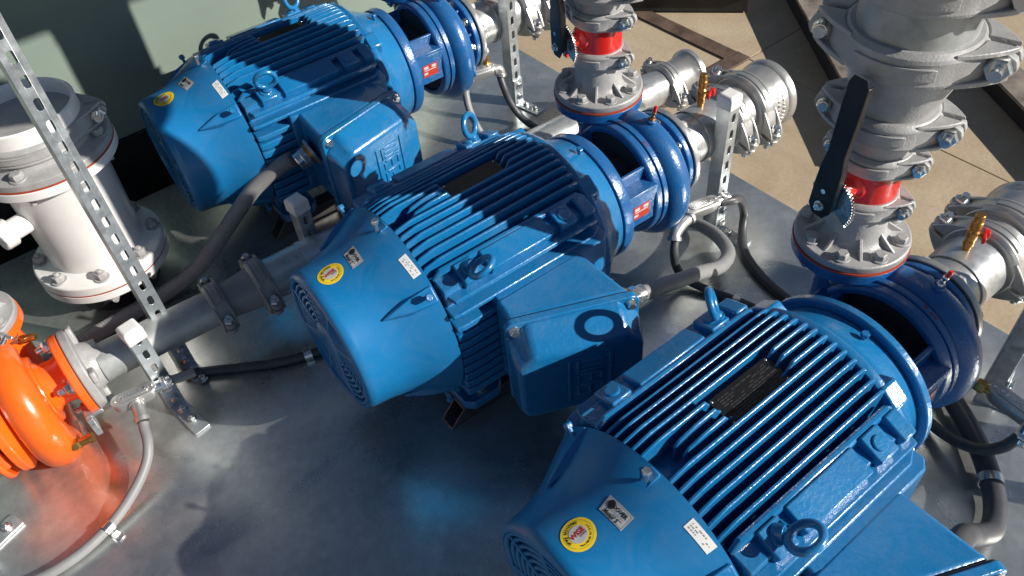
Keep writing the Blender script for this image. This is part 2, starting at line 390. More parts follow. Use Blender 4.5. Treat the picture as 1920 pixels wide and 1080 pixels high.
def build_motor(i):
    loc, yaw = froot(i)
    lab = {1: 'blue electric motor farthest away against the sage wall, wide ribbed conduit in its box',
           2: 'blue electric motor in the middle, half shaded, with its round fan grille in full view',
           3: 'blue electric motor nearest the camera, at the lower right, its fins fully sunlit'}[i]
    t = thing('electric_motor', lab, 'electric motor', loc, yaw, 'blue electric motors')
    # --- frame core
    m = MB()
    m.lathe([(0.53, 0.05), (0.53, 0.176), (0.955, 0.176), (0.955, 0.05)], T(0, 0, ZC) @ AX, 64)
    for s in (-1, 1):                       # shoulders that carry pads and side fins
        m.prism([(s * 0.145, 0.10), (s * 0.150, 0.172), (s * 0.190, 0.168), (s * 0.194, 0.10), (s * 0.194, -0.12), (s * 0.15, -0.15), (s * 0.10, -0.05)], 0.545, 0.94, T(0, 0, ZC) @ AX)
    obj('frame', m, 'motor_paint', t, bevel=0.003)
    # --- upright cooling fins
    ys = [0.1205 - 0.0205 * k for k in range(13)]
    for k, y in enumerate(ys):
        zt = ZC + math.sqrt(0.2355 ** 2 - y * y); zb = ZC + math.sqrt(max(0.174 ** 2 - y * y, 0.02)) - 0.012
        x0 = 0.595 if k in (5, 6) else 0.533
        th = 0.0062
        plate_cut = k in (4, 5, 6)
        top = [(x0, zt - 0.020), (x0 + 0.012, zt - 0.009), (x0 + 0.05, zt - 0.002)]
        if plate_cut:
            top += [(0.688, zt), (0.700, zt - 0.018), (0.715, zt - 0.024), (0.830, zt - 0.024), (0.846, zt - 0.018), (0.858, zt)]
        top += [(0.925, zt), (0.944, zt - 0.001), (0.953, zt - 0.006), (0.955, zt - 0.03)]
        poly = [(x0, zb)] + top + [(0.953, zb)]
        fm = MB(); fm.prism(poly, -th / 2, th / 2, T(0, y, 0) @ Matrix(((1, 0, 0, 0), (0, 0, -1, 0), (0, 1, 0, 0), (0, 0, 0, 1))))
        obj('cooling_fin', fm, 'motor_paint', t, bevel=0.0018)
        # little pour button at the drive end of each fin
    for s in (-1, 1):
        # rounded long rib beside the pads
        obj('edge_rib', MB().tube([(0.548, s * 0.148, ZC + 0.168), (0.565, s * 0.148, ZC + 0.181), (0.93, s * 0.148, ZC + 0.181), (0.945, s * 0.148, ZC + 0.170)], [0.006, 0.0085, 0.0085, 0.006], 10), 'motor_paint', t)
        # level side fins: two stepped ledges, then a flush ribbed flank
        for k, (zz, yo, th) in enumerate([(0.118, 0.226, 0.011), (0.086, 0.233, 0.016)] + [(0.086 - 0.0265 * q, 0.234, 0.0205) for q in range(1, 9)]):
            x0 = 0.540; x1 = 0.945
            q = [(x0, s * 0.185), (x0, s * (yo - 0.004)), (x0 + 0.02, s * yo), (x1 - 0.03, s * yo), (x1, s * (yo - 0.016)), (x1, s * 0.185)]
            if s < 0: q = q[::-1]
            obj('side_fin', MB().prism(q, ZC + zz - th / 2, ZC + zz + th / 2), 'motor_paint', t, bevel=0.003)
        # machined pads, bosses and the sunk pockets between them
        z0 = ZC + 0.163
        TP = T(0, s * 0.176, z0 + 0.006) @ RX(R(-20 * s))
        obj('pad', MB().box((0.740, 0, 0), (0.165, 0.052, 0.026), TP), 'motor_paint', t, bevel=0.003)
        for bx in (0.866, 0.614):
            bo = obj('boss', MB().box((bx, 0, 0.002), (0.046, 0.052, 0.026), TP), 'motor_paint', t, bevel=0.003)
            obj('boss_disc', MB().lathe([(0.008, 0.0145), (0.0175, 0.0145), (0.019, 0.0125)], TP @ T(bx, 0, 0), 24), 'motor_paint', bo)
        obj('boss', MB().box((0.924, 0, -0.001), (0.032, 0.052, 0.028), TP), 'motor_paint', t, bevel=0.004)
        # outer ledge under the pads
        q = [(0.550, s * 0.19), (0.556, s * 0.214), (0.935, s * 0.214), (0.943, s * 0.19)]
        obj('ledge', MB().prism(q if s > 0 else q[::-1], ZC + 0.142, ZC + 0.153), 'motor_paint', t, bevel=0.002)
    # --- box mounting block on the near side
    q = [(0.640, -0.185), (0.640, -0.240), (0.655, -0.246), (0.925, -0.246), (0.945, -0.232), (0.945, -0.185)]
    obj('box_seat', MB().prism(q[::-1], ZC - 0.12, ZC + 0.120), 'motor_paint', t, bevel=0.004)
    # --- feet
    for fx in (0.60, 0.90):
        for s in (-1, 1):
            f = MB(); pl = [(fx - 0.055, s * 0.10), (fx - 0.055, s * 0.185), (fx - 0.035, s * 0.205), (fx + 0.035, s * 0.205), (fx + 0.055, s * 0.185), (fx + 0.055, s * 0.10)]
            f.prism(pl if s > 0 else pl[::-1], 0.0505, 0.078)
            f.prism([(s * 0.11, 0.07), (s * 0.155, 0.07), (s * 0.155, 0.20), (s * 0.10, 0.24)], fx - 0.050, fx - 0.036, AX)
            f.prism([(s * 0.11, 0.07), (s * 0.155, 0.07), (s * 0.155, 0.20), (s * 0.10, 0.24)], fx + 0.036, fx + 0.050, AX)
            fo = obj('foot', f, 'motor_paint', t, bevel=0.004)
            obj('foot_bolt', MB().bolt(0.013, 0.018, T(fx, s * 0.178, 0.078)), 'bright_zinc', fo)
    # --- drive end shield
    d = MB(); d.lathe([(0.950, 0.08), (0.950, 0.222), (0.958, 0.226), (0.968, 0.226), (0.976, 0.214), (0.986, 0.200), (1.010, 0.188), (1.045, 0.174 if i == 3 else 0.172), (1.060, 0.172 if i == 3 else 0.167), (1.062, 0.08)], T(0, 0, ZC) @ AX, 72)
    ds = obj('end_shield', d, 'motor_paint', t, bevel=0.002)
    if i == 3:
        rg = MB(); rg.lathe([(1.062, 0.08), (1.062, 0.187), (1.065, 0.190), (1.078, 0.190), (1.081, 0.187), (1.081, 0.08)], T(0, 0, ZC) @ AX, 72)
        obj('flange_ring', rg, 'motor_paint', t, bevel=0.001)
    for a in (38, -38, 142, -142, 90, -90, 0, 180):
        M = T(0, 0, ZC) @ RX(R(-a)); lg = MB()
        lg.prism([(-0.034, 0.165), (-0.034, 0.205), (-0.022, 0.229), (0.022, 0.229), (0.034, 0.205), (0.034, 0.165)], 0.952, 0.990, M @ AX)
        if abs(a) in (38, 142): obj('shield_lug', lg, 'motor_paint', ds, bevel=0.004)
    obj('shield_bolt', MB().cyl(0.0045, 0, 0.012, T(1.040, -0.030, ZC + 0.172), 12).hexa(0.0085, 0.010, 0.019, T(1.040, -0.030, ZC + 0.172)), 'motor_paint', ds)
    # --- fan cowl
    c = MB(); c.lathe(CP + [(x_, r_ - 0.004) for x_, r_ in CP[:2:-1]] + [(0.345, 0.158)], T(0, 0, ZC) @ AX, 96, closed=True)
    cw = obj('fan_cowl', c, 'cowl_paint', t, ang=50)
    for a in (0, 47, -47, 133, -133):          # dimples with screws
        th = R(a); M = T(0, 0, ZC) @ RX(-th) @ T(0.503, 0, 0.2175)
        k = MB().prism([(-0.024, -0.012), (-0.010, -0.022), (0.022, -0.022), (0.026, -0.006), (0.026, 0.006), (0.022, 0.022), (-0.010, 0.022), (-0.024, 0.012)][::-1], -0.010, 0.0165, M)
        if a == 0: M = M @ T(0.016, 0, 0.002) @ Matrix.Diagonal((0.48, 0.62, 0.85, 1))
        k2 = MB(); k2.loft([[(-0.088, 0, -0.034), (-0.03, -0.020, -0.02), (0.031, -0.027, -0.01), (0.031, 0.027, -0.01), (-0.03, 0.020, -0.02)],
                            [(-0.080, 0, -0.026), (-0.022, -0.013, 0.006), (0.030, -0.018, 0.0215), (0.030, 0.018, 0.0215), (-0.022, 0.013, 0.006)]], M)
        b = obj('screw_pocket', k2, 'cowl_paint', cw, bevel=0.006, seg=3)
        M = T(0, 0, ZC) @ RX(-th) @ T(0.503, 0, 0.2175); sc = MB().cyl(0.0045, 0.0, 0.024, M @ T(0.010, 0, 0.012), 10); sc.hexa(0.0085, 0.020, 0.030, M @ T(0.010, 0, 0.010))
        obj('screw', sc, 'motor_paint' if a else 'bright_zinc', b)
    # grille
    g = MB(); g.lathe([(0.372, 0.0001), (0.372, 0.168)], T(0, 0, ZC) @ AX, 48)  # black disc stands for the unlit hollow behind the grille
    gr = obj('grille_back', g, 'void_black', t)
    rr = [0.1555, 0.1415, 0.1275, 0.1135, 0.0995, 0.0855, 0.0715, 0.0575]
    for k, r in enumerate(rr):
        h = 0.337 + 0.004 * (k > 0)
        obj('grille_ring', MB().lathe([(h, r - 0.0034), (h - 0.0015, r - 0.0024), (h - 0.0015, r + 0.0024), (h, r + 0.0034), (h + 0.008, r + 0.0034), (h + 0.008, r - 0.0034)], T(0, 0, ZC) @ AX, 72, closed=True), 'cowl_paint', gr)
    sp = MB()
    for k in range(8):
        a = R(22.5 + 45 * k); sp.box((0.342, 0, 0.105), (0.008, 0.010, 0.110), T(0, 0, ZC) @ RX(a))
    obj('grille_spokes', sp, 'cowl_paint', gr, bevel=0.001)
    obj('grille_hub', MB().lathe([(0.348, 0.052), (0.339, 0.052), (0.336, 0.048), (0.335, 0.02), (0.335, 0.0001)], T(0, 0, ZC) @ AX, 40), 'cowl_paint', gr)
    # --- lifting eyes
    def eye(px, py, pz, dirv, spin, nrm=None):
        M = toward((px, py, pz), dirv) @ RZ(spin)
        if nrm:
            z_ = Vector(dirv).normalized(); y_ = Vector(nrm); y_ = (y_ - z_ * y_.dot(z_)).normalized(); x_ = y_.cross(z_)
            M = T(px, py, pz) @ Matrix(((x_.x, y_.x, z_.x, 0), (x_.y, y_.y, z_.y, 0), (x_.z, y_.z, z_.z, 0), (0, 0, 0, 1)))
        e = MB(); e.cyl(0.014, -0.012, 0.007, M, 20); e.lathe([(0.005, 0.012), (0.012, 0.0085)], M, 16)
        e.torus(0.0265, 0.0072, M @ T(0, 0, 0.038) @ RX(R(90)), 36, 12)
        obj('lifting_eye', e, 'motor_paint', t)
    eye(0.880, 0.176, ZC + 0.182, (0, 0.30, 0.95) if i != 3 else (-0.22, 0.28, 0.93), {1: R(25), 2: R(30), 3: R(62)}[i], None if i != 3 else (0.42, -0.37, 0.46))
    eye(0.622, -0.180, ZC + 0.186, {1: (0, -0.30, 0.95), 2: (0.15, -0.85, 0.5), 3: (0.25, -0.80, 0.50)}[i], {1: R(-15), 2: R(15), 3: R(0)}[i])
    # --- nameplate
    M = T(0.772, 0.0125, ZC + 0.2135) @ RX(R(6)); n = MB().prism(rrect(0.146, 0.060, 0.003), 0, 0.0012, M)
    npl = obj('nameplate', n, 'plate_black', t)
    for a in (-0.068, 0.068):
        for b in (-0.025, 0.025): obj('rivet', MB().sphere(0.0026, M @ T(a, b, 0.0014), 10, 6, (1, 1, .6)), 'bright_zinc', npl)
    pr = MB(); rnd = random.Random(3)
    for row in range(9):
        x = -0.058; yb = 0.020 - row * 0.005
        while x < 0.055:
            L = rnd.uniform(0.003, 0.013)
            if rnd.random() < 0.72: pr.add([(x, yb, 0.0016), (x + L, yb, 0.0016), (x + L, yb + 0.0022, 0.0016), (x, yb + 0.0022, 0.0016)], [(0, 1, 2, 3)], M)
            x += L + 0.0025
    obj('print', pr, 'ink_grey', npl)['kind'] = 'stuff'
    # --- stickers on the cowl
    x0, th0 = 0.391, {1: R(-2), 2: R(1.4), 3: R(6.8)}[i]
    ro = {1: R(6), 2: R(8), 3: R(2)}[i]
    ys_ = sticker('round_sticker', t, *griddisc(0.0, 0.0285), x0, th0, ro, 'sticker_yellow', 0.0008)
    sticker('sticker_centre', ys_, *griddisc(0.0, 0.0152), x0, th0, ro, 'sticker_silver', 0.0013)
    sticker('ring_line', ys_, *griddisc(0.0238, 0.0241, 48, 1), x0, th0, ro, 'ink_black', 0.0013)
    sticker('lettering', ys_, *shift(text2d('WISE', 0.0118, 0.0004), -0.0005, 0.0015), x0, th0, ro, 'ink_red', 0.0018)
    sticker('lettering', ys_, *shift(text2d('WIRE', 0.0058), 0.006, -0.0055), x0, th0, ro, 'ink_black', 0.0018)
    sticker('lettering', ys_, *arctext('SPIKE RESISTANT', 0.0195, R(122), 0.0062, R(9.6)), x0, th0, ro, 'ink_black', 0.0014)
    sticker('lettering', ys_, *arctext('Meets NEMA MG1 Part 30 & 31', 0.0198, R(-58), 0.0034, R(4.6), False), x0, th0, ro, 'ink_black', 0.0014)
    x0, th0 = {1: 0.460, 2: 0.447, 3: 0.453}[i], {1: R(-2.8), 2: R(0.2), 3: R(0.8)}[i]; an = R(-90) + {1: R(8), 2: R(-6), 3: R(0)}[i]
    lb = sticker('name_label', t, *gridrect(0.051, 0.026), x0, th0, an, 'sticker_silver', 0.0008)
    for (a, b, c, d) in ((0, 0.0112, 0.047, 0.0005), (0, -0.0112, 0.047, 0.0005), (0.0235, 0, 0.0005, 0.0224), (-0.0235, 0, 0.0005, 0.0224), (0.002, -0.0012, 0.028, 0.0005)):
        sticker('rule', lb, *shift(gridrect(c, d, 8, 1), a, b), x0, th0, an, 'ink_black', 0.0014)
    sticker('emblem', lb, *shift(griddisc(0, 0.0068, 20, 2), -0.014, 0.0040), x0, th0, an, 'ink_black', 0.0014)
    sticker('lettering', lb, *shift(text2d('DOVER', 0.0088, 0.0003), 0.0045, 0.0045), x0, th0, an, 'ink_black', 0.0014)
    for q_ in (-0.001, 0.010): sticker('small_print', lb, *shift(gridrect(0.009, 0.0014, 4, 1), q_ + 0.004, -0.0040), x0, th0, an, 'ink_faint', 0.0014)
    sticker('lettering', lb, *shift(text2d('Motor %d' % i, 0.0086, 0.0003), -0.003, -0.0083), x0, th0, an, 'ink_black', 0.0014)
    x0, th0, an = 0.5195, R(-28.6), R(-90) + R(4)
    wl = sticker('serial_sticker', t, *gridrect(0.053, 0.018), x0, th0, an, 'sticker_white', 0.0010)
    pr = [];  rnd = random.Random(i)
    for row in range(3):
        x = -0.020
        while x < 0.020:
            L = rnd.uniform(0.001, 0.004)
            if rnd.random() < 0.6: sticker('print', wl, *shift(gridrect(L, 0.0016, 1, 1), x, 0.004 - row * 0.004), x0, th0, an, 'ink_faint', 0.0016)
            x += L + 0.0015
    # --- terminal box
    sg = -1 if i == 1 else 1                       # the far motor carries its box turned the other way
    cx, cy, an = (0.742, -0.348, R(-23)) if sg > 0 else (0.785, -0.350, R(14))
    W, Hh, zc = 0.286, 0.250, 0.292
    B = T(cx, cy, zc) @ RZ(an) @ Matrix(((1, 0, 0, 0), (0, 0, -1, 0), (0, 1, 0, 0), (0, 0, 0, 1)))     # local x along parting, y up, z outward
    bx = MB(); e1 = B @ Vector((-W / 2 + 0.014, 0, 0)); e2 = B @ Vector((W / 2 - 0.014, 0, 0))
    pl = [(e1.x, e1.y), (e2.x, e2.y), (e2.x - (0.008 if sg < 0 else 0), -0.236), (e1.x + (0.010 if sg > 0 else 0), -0.236)]
    bx.prism(pl, zc - Hh / 2 + 0.012, zc + Hh / 2 - 0.006)
    tb = obj('terminal_box', bx, 'motor_paint', t, bevel=0.010, seg=3)
    gs = MB(); gs.prism(rrect(W - 0.008, Hh - 0.008, 0.018), -0.0005, 0.0035, B); obj('box_gasket', gs, 'black_rubber', tb)
    fl = MB(); fl.prism(rrect(W, Hh, 0.020, 5), 0.0030, 0.022, B)
    ld = obj('lid', fl, 'motor_paint', tb, bevel=0.003)
    def sec(hw_, yb, yt, cb, ct, zz):
        return [(-hw_ + cb, yb, zz), (hw_ - cb, yb, zz), (hw_ - cb * .3, yb + cb * .3, zz), (hw_, yb + cb, zz), (hw_, yt - ct, zz), (hw_ - ct * .55, yt - ct * .55, zz), (hw_ - ct, yt, zz), (-hw_ + ct, yt, zz), (-hw_ + ct * .55, yt - ct * .55, zz), (-hw_, yt - ct, zz), (-hw_, yb + cb, zz), (-hw_ + cb * .3, yb + cb * .3, zz)]
    dm = MB(); dm.loft([sec(W / 2 - 0.001, -Hh / 2 + 0.001, Hh / 2 - 0.001, 0.026, 0.042, 0.018), sec(W / 2 - 0.003, -Hh / 2 + 0.003, Hh / 2 - 0.014, 0.026, 0.040, 0.044), sec(W / 2 - 0.010, -Hh / 2 + 0.010, Hh / 2 - 0.044, 0.026, 0.034, 0.086)], B)
    obj('lid_dome', dm, 'motor_paint', ld, bevel=0.010, seg=4)
    bo = MB()
    for a in (-1, 1):
        for b in (-1, 1):
            M = B @ T(a * (W / 2 - 0.019), b * (Hh / 2 - 0.019), 0.0215)
            obj('lid_screw', MB().bolt(0.0085, 0.012, M), 'bright_zinc' if (a, b) != (-1, -1) else 'motor_paint', ld)
    # raised maker's letters, turned sideways
    lm = MB(); zt = 0.0860
    def st(x, y, wd, ht): lm.box((x * 1.3, y * 1.35, zt), (wd * 1.3, ht * 1.35, 0.007), B @ T(0.016, -0.018, 0))
    st(-0.034, 0, 0.006, 0.098); st(0.034, 0, 0.006, 0.098)
    st(-0.020, 0.031, 0.006, 0.028)                       # W: spine and three strokes
    for yy in (0.042, 0.031, 0.020): st(0.003, yy, 0.038, 0.005)
    st(0.003, 0.011, 0.038, 0.005)                        # E: bar and three arms
    for xx in (-0.019, 0.002, 0.0195): st(xx, 0.001, 0.005, 0.017)
    st(0.003, -0.015, 0.038, 0.005); st(-0.0195, -0.026, 0.005, 0.023); st(0.020, -0.022, 0.005, 0.014); st(-0.008, -0.037, 0.020, 0.005); st(0.0, -0.030, 0.005, 0.014)
    obj('raised_letters', lm, 'motor_paint', ld, bevel=0.0015)
    return t
for k in (1, 2, 3): build_motor(k)

# mounting rails under the motors
def mount_rail(i, s):
    loc, yaw = froot(i)
    m = MB(); ya, yb, zt, wl = s * 0.138, s * 0.184, 0.050, 0.004
    def ringx(x_bot, x_top):
        lo, hi = min(ya, yb), max(ya, yb); f = lambda z: x_bot + (x_top - x_bot) * z / zt
        return [(f(0.0005), lo, 0.0005), (f(0.0005), hi, 0.0005), (f(zt), hi, zt), (f(zt), lo, zt)], [(f(wl), lo + wl, wl), (f(wl), hi - wl, wl), (f(zt - wl), hi - wl, zt - wl), (f(zt - wl), lo + wl, zt - wl)]
    o0, i0 = ringx(0.500, 0.545); o1, i1 = ringx(1.02, 1.0)
    vs = o0 + i0 + o1 + i1; fs = []
    for k in range(4):
        k2 = (k + 1) % 4
        fs += [(k, k2, 8 + k2, 8 + k), (4 + k, 12 + k, 12 + k2, 4 + k2), (k, 4 + k, 4 + k2, k2), (8 + k, 8 + k2, 12 + k2, 12 + k)]
    m.add(vs, fs)
    w = {1: 'the farthest motor', 2: 'the middle motor', 3: 'the nearest motor'}[i]
    o = obj('mounting_tube', m, 'bare_tube', bevel=0.0015)
    o.location = loc; o.rotation_euler = (0, 0, yaw)
    tag(o, 'hollow steel tube under the %s feet of %s' % ('near-side' if s < 0 else 'far-side', w), 'steel tube', 'tubes under the motors')
for k in (1, 2, 3):
    for s in (-1, 1): mount_rail(k, s)

# ================================================================== PUMPS
def build_pump(i):
    loc, yaw = froot(i)
    lab = {1: 'dark blue pump on the farthest motor, at the top of the picture', 2: 'dark blue pump on the middle motor, beside the post with the white cap', 3: 'dark blue pump on the nearest motor, below the tall grey stack'}[i]
    t = thing('pump', lab, 'pump', loc, yaw, 'dark blue pumps')
    A = T(0, 0, ZC) @ AX
    # lantern
    ro_ = 0.170
    l = MB(); l.lathe([(1.063 if i != 3 else 1.082, 0.11), (1.063 if i != 3 else 1.082, ro_), (1.086, ro_ + 0.002), (1.096, ro_ - 0.003), (1.098, 0.150), (1.098, 0.11)], A, 64, closed=True)
    l.lathe([(1.180, 0.134), (1.180, 0.146), (1.186, 0.153), (1.204, 0.1545), (1.204, 0.134)], A, 64, closed=True)
    for s in (-1, 1):
        l.prism([(1.09, -0.030), (1.09, 0.062), (1.19, 0.062), (1.19, -0.030)], s * 0.139 - 0.006, s * 0.139 + 0.006, T(0, 0, ZC) @ Matrix(((1, 0, 0, 0), (0, 0, 1, 0), (0, 1, 0, 0), (0, 0, 0, 1))))
        l.box((1.140, s * 0.120, ZC + 0.066), (0.100, 0.052, 0.011)); l.box((1.140, s * 0.100, ZC + 0.085), (0.100, 0.010, 0.036))
    la = obj('lantern', l, 'pump_paint', t, bevel=0.0025)
    obj('shaft_seal', MB().lathe([(1.07, 0.0001), (1.07, 0.030), (1.13, 0.030), (1.13, 0.046), (1.165, 0.046), (1.165, 0.075), (1.186, 0.08), (1.203, 0.08), (1.203, 0.0001)], A, 32), 'dark_steel', t)
    lb = MB().box((1.138, -0.1457, ZC + 0.014), (0.054, 0.001, 0.040)); lo = obj('red_label', lb, 'label_red', la)
    pr = MB(); rnd = random.Random(5)
    for (px, pz, pw, ph) in ((1.124, 0.025, 0.016, 0.009), (1.152, 0.025, 0.016, 0.009), (1.138, 0.016, 0.042, 0.003), (1.121, 0.006, 0.014, 0.007)): pr.box((px, -0.1464, ZC + pz), (pw, 0.0006, ph))
    obj('print', pr, 'sticker_silver', lo)['kind'] = 'stuff'
    obj('lantern_shade_disc', MB().lathe([(1.188, 0.0001), (1.188, 0.1325), (1.2045, 0.1325), (1.2045, 0.0001)], A, 48), 'dark_steel', t)  # dark disc puts the lantern's inner shade over the blue casing
    # volute back plate and rim
    v = MB(); v.lathe([(1.2055, 0.02), (1.2055, 0.1575), (1.221, 0.1575), (1.224, 0.150), (1.300, 0.120), (1.306, 0.08)], A, 72)
    ca = obj('casing_plate', v, 'pump_paint', t, bevel=0.002)
    if i != 1:
        vs, fs = text2d({2: '62', 3: 'S 69'}[i], 0.021); q = MB(); th0 = R(-28 if i == 2 else -24)
        q.add([(1.213 + y * .62, 0.1581 * math.sin(th0 - x / 0.158), ZC + 0.1581 * math.cos(th0 - x / 0.158)) for x, y in vs], fs); obj('pen_mark', q, 'pen_red', ca)
    # spiral
    pts = []; rad = []
    for k in range(61):
        a = R(62 + (360 - 62) * k / 60); f = k / 60
        rc = 0.126 + 0.024 * f; pts.append((1.258, rc * math.cos(a), ZC + rc * math.sin(a))); rad.append(0.036 + 0.018 * f)
    pts += [(1.258, 0.151, ZC + 0.03), (1.258, 0.152, ZC + 0.06), (1.259, 0.153, ZC + 0.11), (1.260, 0.154, 0.430)]; rad += [0.054, 0.054, 0.056, 0.064]
    s = MB().tube(pts, rad, 28); obj('volute', s, 'pump_paint', t, ang=60)
    # suction neck, flange, webs, bolts
    n = MB(); n.lathe([(1.285, 0.115), (1.295, 0.096), (1.310, 0.082), (1.328, 0.082), (1.329, 0.118), (1.332, 0.121), (1.345, 0.121), (1.3475, 0.118), (1.3475, 0.05)], A, 64)
    for k in range(8):
        n.prism([(1.28, 0.075), (1.28, 0.125), (1.300, 0.108), (1.330, 0.112), (1.330, 0.075)], -0.004, 0.004, T(0, 0, ZC) @ RX(R(22.5 + 45 * k)) @ Matrix(((1, 0, 0, 0), (0, 0, -1, 0), (0, 1, 0, 0), (0, 0, 0, 1))))
    ne = obj('suction_neck', n, 'pump_paint', t, bevel=0.002)
    for k in range(8):
        M = T(0, 0, ZC) @ RX(R(45 * k)) @ T(1.3285, 0, 0.102) @ RY(R(-90)); obj('flange_bolt', MB().bolt(0.011, 0.016, M), 'bright_zinc', ne)
    # discharge flange
    f = MB(); f.lathe([(0.395, 0.058), (0.415, 0.066), (0.424, 0.110), (0.428, 0.1145), (0.449, 0.1145), (0.452, 0.111), (0.452, 0.04)], T(1.260, 0.154, 0), 64)
    df = obj('discharge_flange', f, 'pump_paint', t, bevel=0.001)
    for k in range(8):
        a = R(22.5 + 45 * k); M = T(1.260 + 0.094 * math.cos(a), 0.154 + 0.094 * math.sin(a), 0.4235) @ RX(R(180))
        obj('flange_nut', MB().bolt(0.011, 0.014, M, stud=0.008), 'bright_zinc', df)
    # vent cock on top of the casing
    a = R(104); p = Vector((1.262, 0.172 * math.cos(a), ZC + 0.172 * math.sin(a))); dv = Vector((0, math.cos(a), math.sin(a)))
    M = toward(p, dv); k = MB(); k.cyl(0.013, -0.012, 0.004, M, 16); vb = obj('vent_boss', k, 'pump_paint', t, bevel=0.002)
    k = MB().hexa(0.008, 0.003, 0.010, M); k.lathe([(0.010, 0.004), (0.016, 0.0055), (0.020, 0.004), (0.024, 0.006), (0.030, 0.006), (0.033, 0.004)], M, 12); obj('vent_cock', k, 'brass' if i == 2 else 'bright_zinc', vb)
    obj('vent_cap', MB().lathe([(0.033, 0.0055), (0.046, 0.0048), (0.049, 0.003)], M, 12), 'red_paint', vb)
    # drain boss low on the near side
    dbp = Vector((1.290, -0.150, ZC - 0.055)); M = toward(dbp, (0.85, -0.5, 0.1)); k = MB().cyl(0.016, -0.02, 0.006, M, 16); db = obj('drain_boss', k, 'pump_paint', t, bevel=0.002)
    return t
for k in (1, 2, 3): build_pump(k)

# ================================================================== PIPEWORK
def coupling(parent, F, r, wd, lug, m='cast_grey', scale=1.0, flip=1, text=False):
    """grooved pipe coupling; local z of F is the pipe axis; lug = angle of the bolt pads"""
    hw = wd / 2; q = MB()
    ro = r + 0.012 * scale
    prof = [(-hw, r * .98), (-hw, r + 0.004 * scale), (-hw * .78, ro - 0.002), (-hw * .60, ro), (-hw * .45, ro - 0.0015), (hw * .45, ro - 0.0015), (hw * .60, ro), (hw * .78, ro - 0.002), (hw, r + 0.004 * scale), (hw, r * .98)]
    q.lathe(prof, F, 64)
    for s0 in (0, 1):
        q.ring(ro - 0.004, ro + 0.0016, -hw * .34, hw * .34, F, 14, lug + math.pi * s0 + 0.95, lug + math.pi * s0 + 2.15)
        q.ring(ro - 0.004, ro + 0.0030, hw * .30, hw * .40, F, 14, lug + math.pi * s0 + 1.0, lug + math.pi * s0 + 2.1)
    body = obj('coupling', q, m, parent, bevel=0.0012)
    for s in (0, 1):
        M = F @ RZ(lug + math.pi * s)               # local x radial, y tangent, z axis
        L = MB()
        for sy in (-1, 1):
            e0, e1 = 0.0045 * scale, 0.0165 * scale
            ear = [(r - 0.002, -hw * .9), (ro + 0.012 * scale, -hw * .9), (ro + 0.030 * scale, -hw * .45), (ro + 0.034 * scale, 0), (ro + 0.030 * scale, hw * .45), (ro + 0.012 * scale, hw * .9), (r - 0.002, hw * .9)]
            # ear plate lies in the radial/axial plane
            PM = M @ Matrix(((1, 0, 0, 0), (0, 0, 1, 0), (0, 1, 0, 0), (0, 0, 0, 1)))
            a, b = (e0, e1) if sy > 0 else (-e1, -e0)
            L.prism(ear, a, b, PM)
            # arms that hug the ring and sweep up to the ear
            th0 = e0 / ro; th1 = th0 + min(0.85, 0.055 * scale / ro)
            for sz, wz, hh in ((-1, 0.0032 * scale, 0.030), (1, 0.0032 * scale, 0.030), (0, hw * .72, 0.014)):
                outl = []
                for k in range(7):
                    q = k / 6; an = sy * (th0 + (th1 - th0) * q); rr_ = ro - 0.002 + hh * scale * (1 - q) ** 1.5
                    outl.append((rr_ * math.cos(an), rr_ * math.sin(an)))
                for k in range(6, -1, -1):
                    q = k / 6; an = sy * (th0 + (th1 - th0) * q); rr_ = ro - 0.006
                    outl.append((rr_ * math.cos(an), rr_ * math.sin(an)))
                L.prism(outl, sz * hw * .80 - wz, sz * hw * .80 + wz, M)
        obj('bolt_pad', L, m, body, bevel=0.0022 * scale)
        bl = MB(); BM = M @ T(ro + 0.016 * scale, 0, 0) @ RX(R(-90 * flip)); k = 0.0078 * scale
        bl.cyl(k * .92, -0.030 * scale, 0.040 * scale, BM, 14)
        bl.hexa(k * 1.9, 0.0165 * scale, 0.028 * scale, BM); bl.lathe([(-0.0165 * scale, k * 1.5), (-0.022 * scale, k * 1.5), (-0.0275 * scale, k * 1.1), (-0.029 * scale, 0.0001)], BM, 16)
        obj('bolt', bl, 'bright_zinc', body)
    return body

def bolted_flange(parent, F, r, hub, n, m='cast_grey', name='adapter_flange', rb=None, hh=0.052):
    """F local z points away from the gasket"""
    q = MB(); q.lathe([(0, 0.03), (0, r - 0.001), (0.002, r), (0.015, r), (0.018, r - 0.003), (0.018, hub + 0.016), (0.024, hub + 0.007), (0.036, hub), (hh, hub), (hh, 0.03)], F, 72)
    o = obj(name, q, m, parent, bevel=0.001)
    rb = rb or (r - 0.0205)
    for k in range(n):
        a = 2 * math.pi * (k + .5) / n; M = F @ T(rb * math.cos(a), rb * math.sin(a), 0.0178)
        obj('bolt', MB().bolt(0.0115, 0.016, M), 'cast_grey', o, bevel=0.001)
        # rib beside each bolt
        L = MB().prism([(hub - 0.002, 0), (r - 0.016, 0), (hub + 0.010, 0.020), (hub - 0.002, 0.030)], -0.003, 0.003, F @ RZ(a + math.pi / n) @ T(0, 0, 0.017) @ Matrix(((1, 0, 0, 0), (0, 0, -1, 0), (0, 1, 0, 0), (0, 0, 0, 1))))
        obj('rib', L, m, o, bevel=0.001)
    return o

def local_to_world(i):
    loc, yaw = froot(i); return Matrix.Translation(loc) @ RZ(yaw)

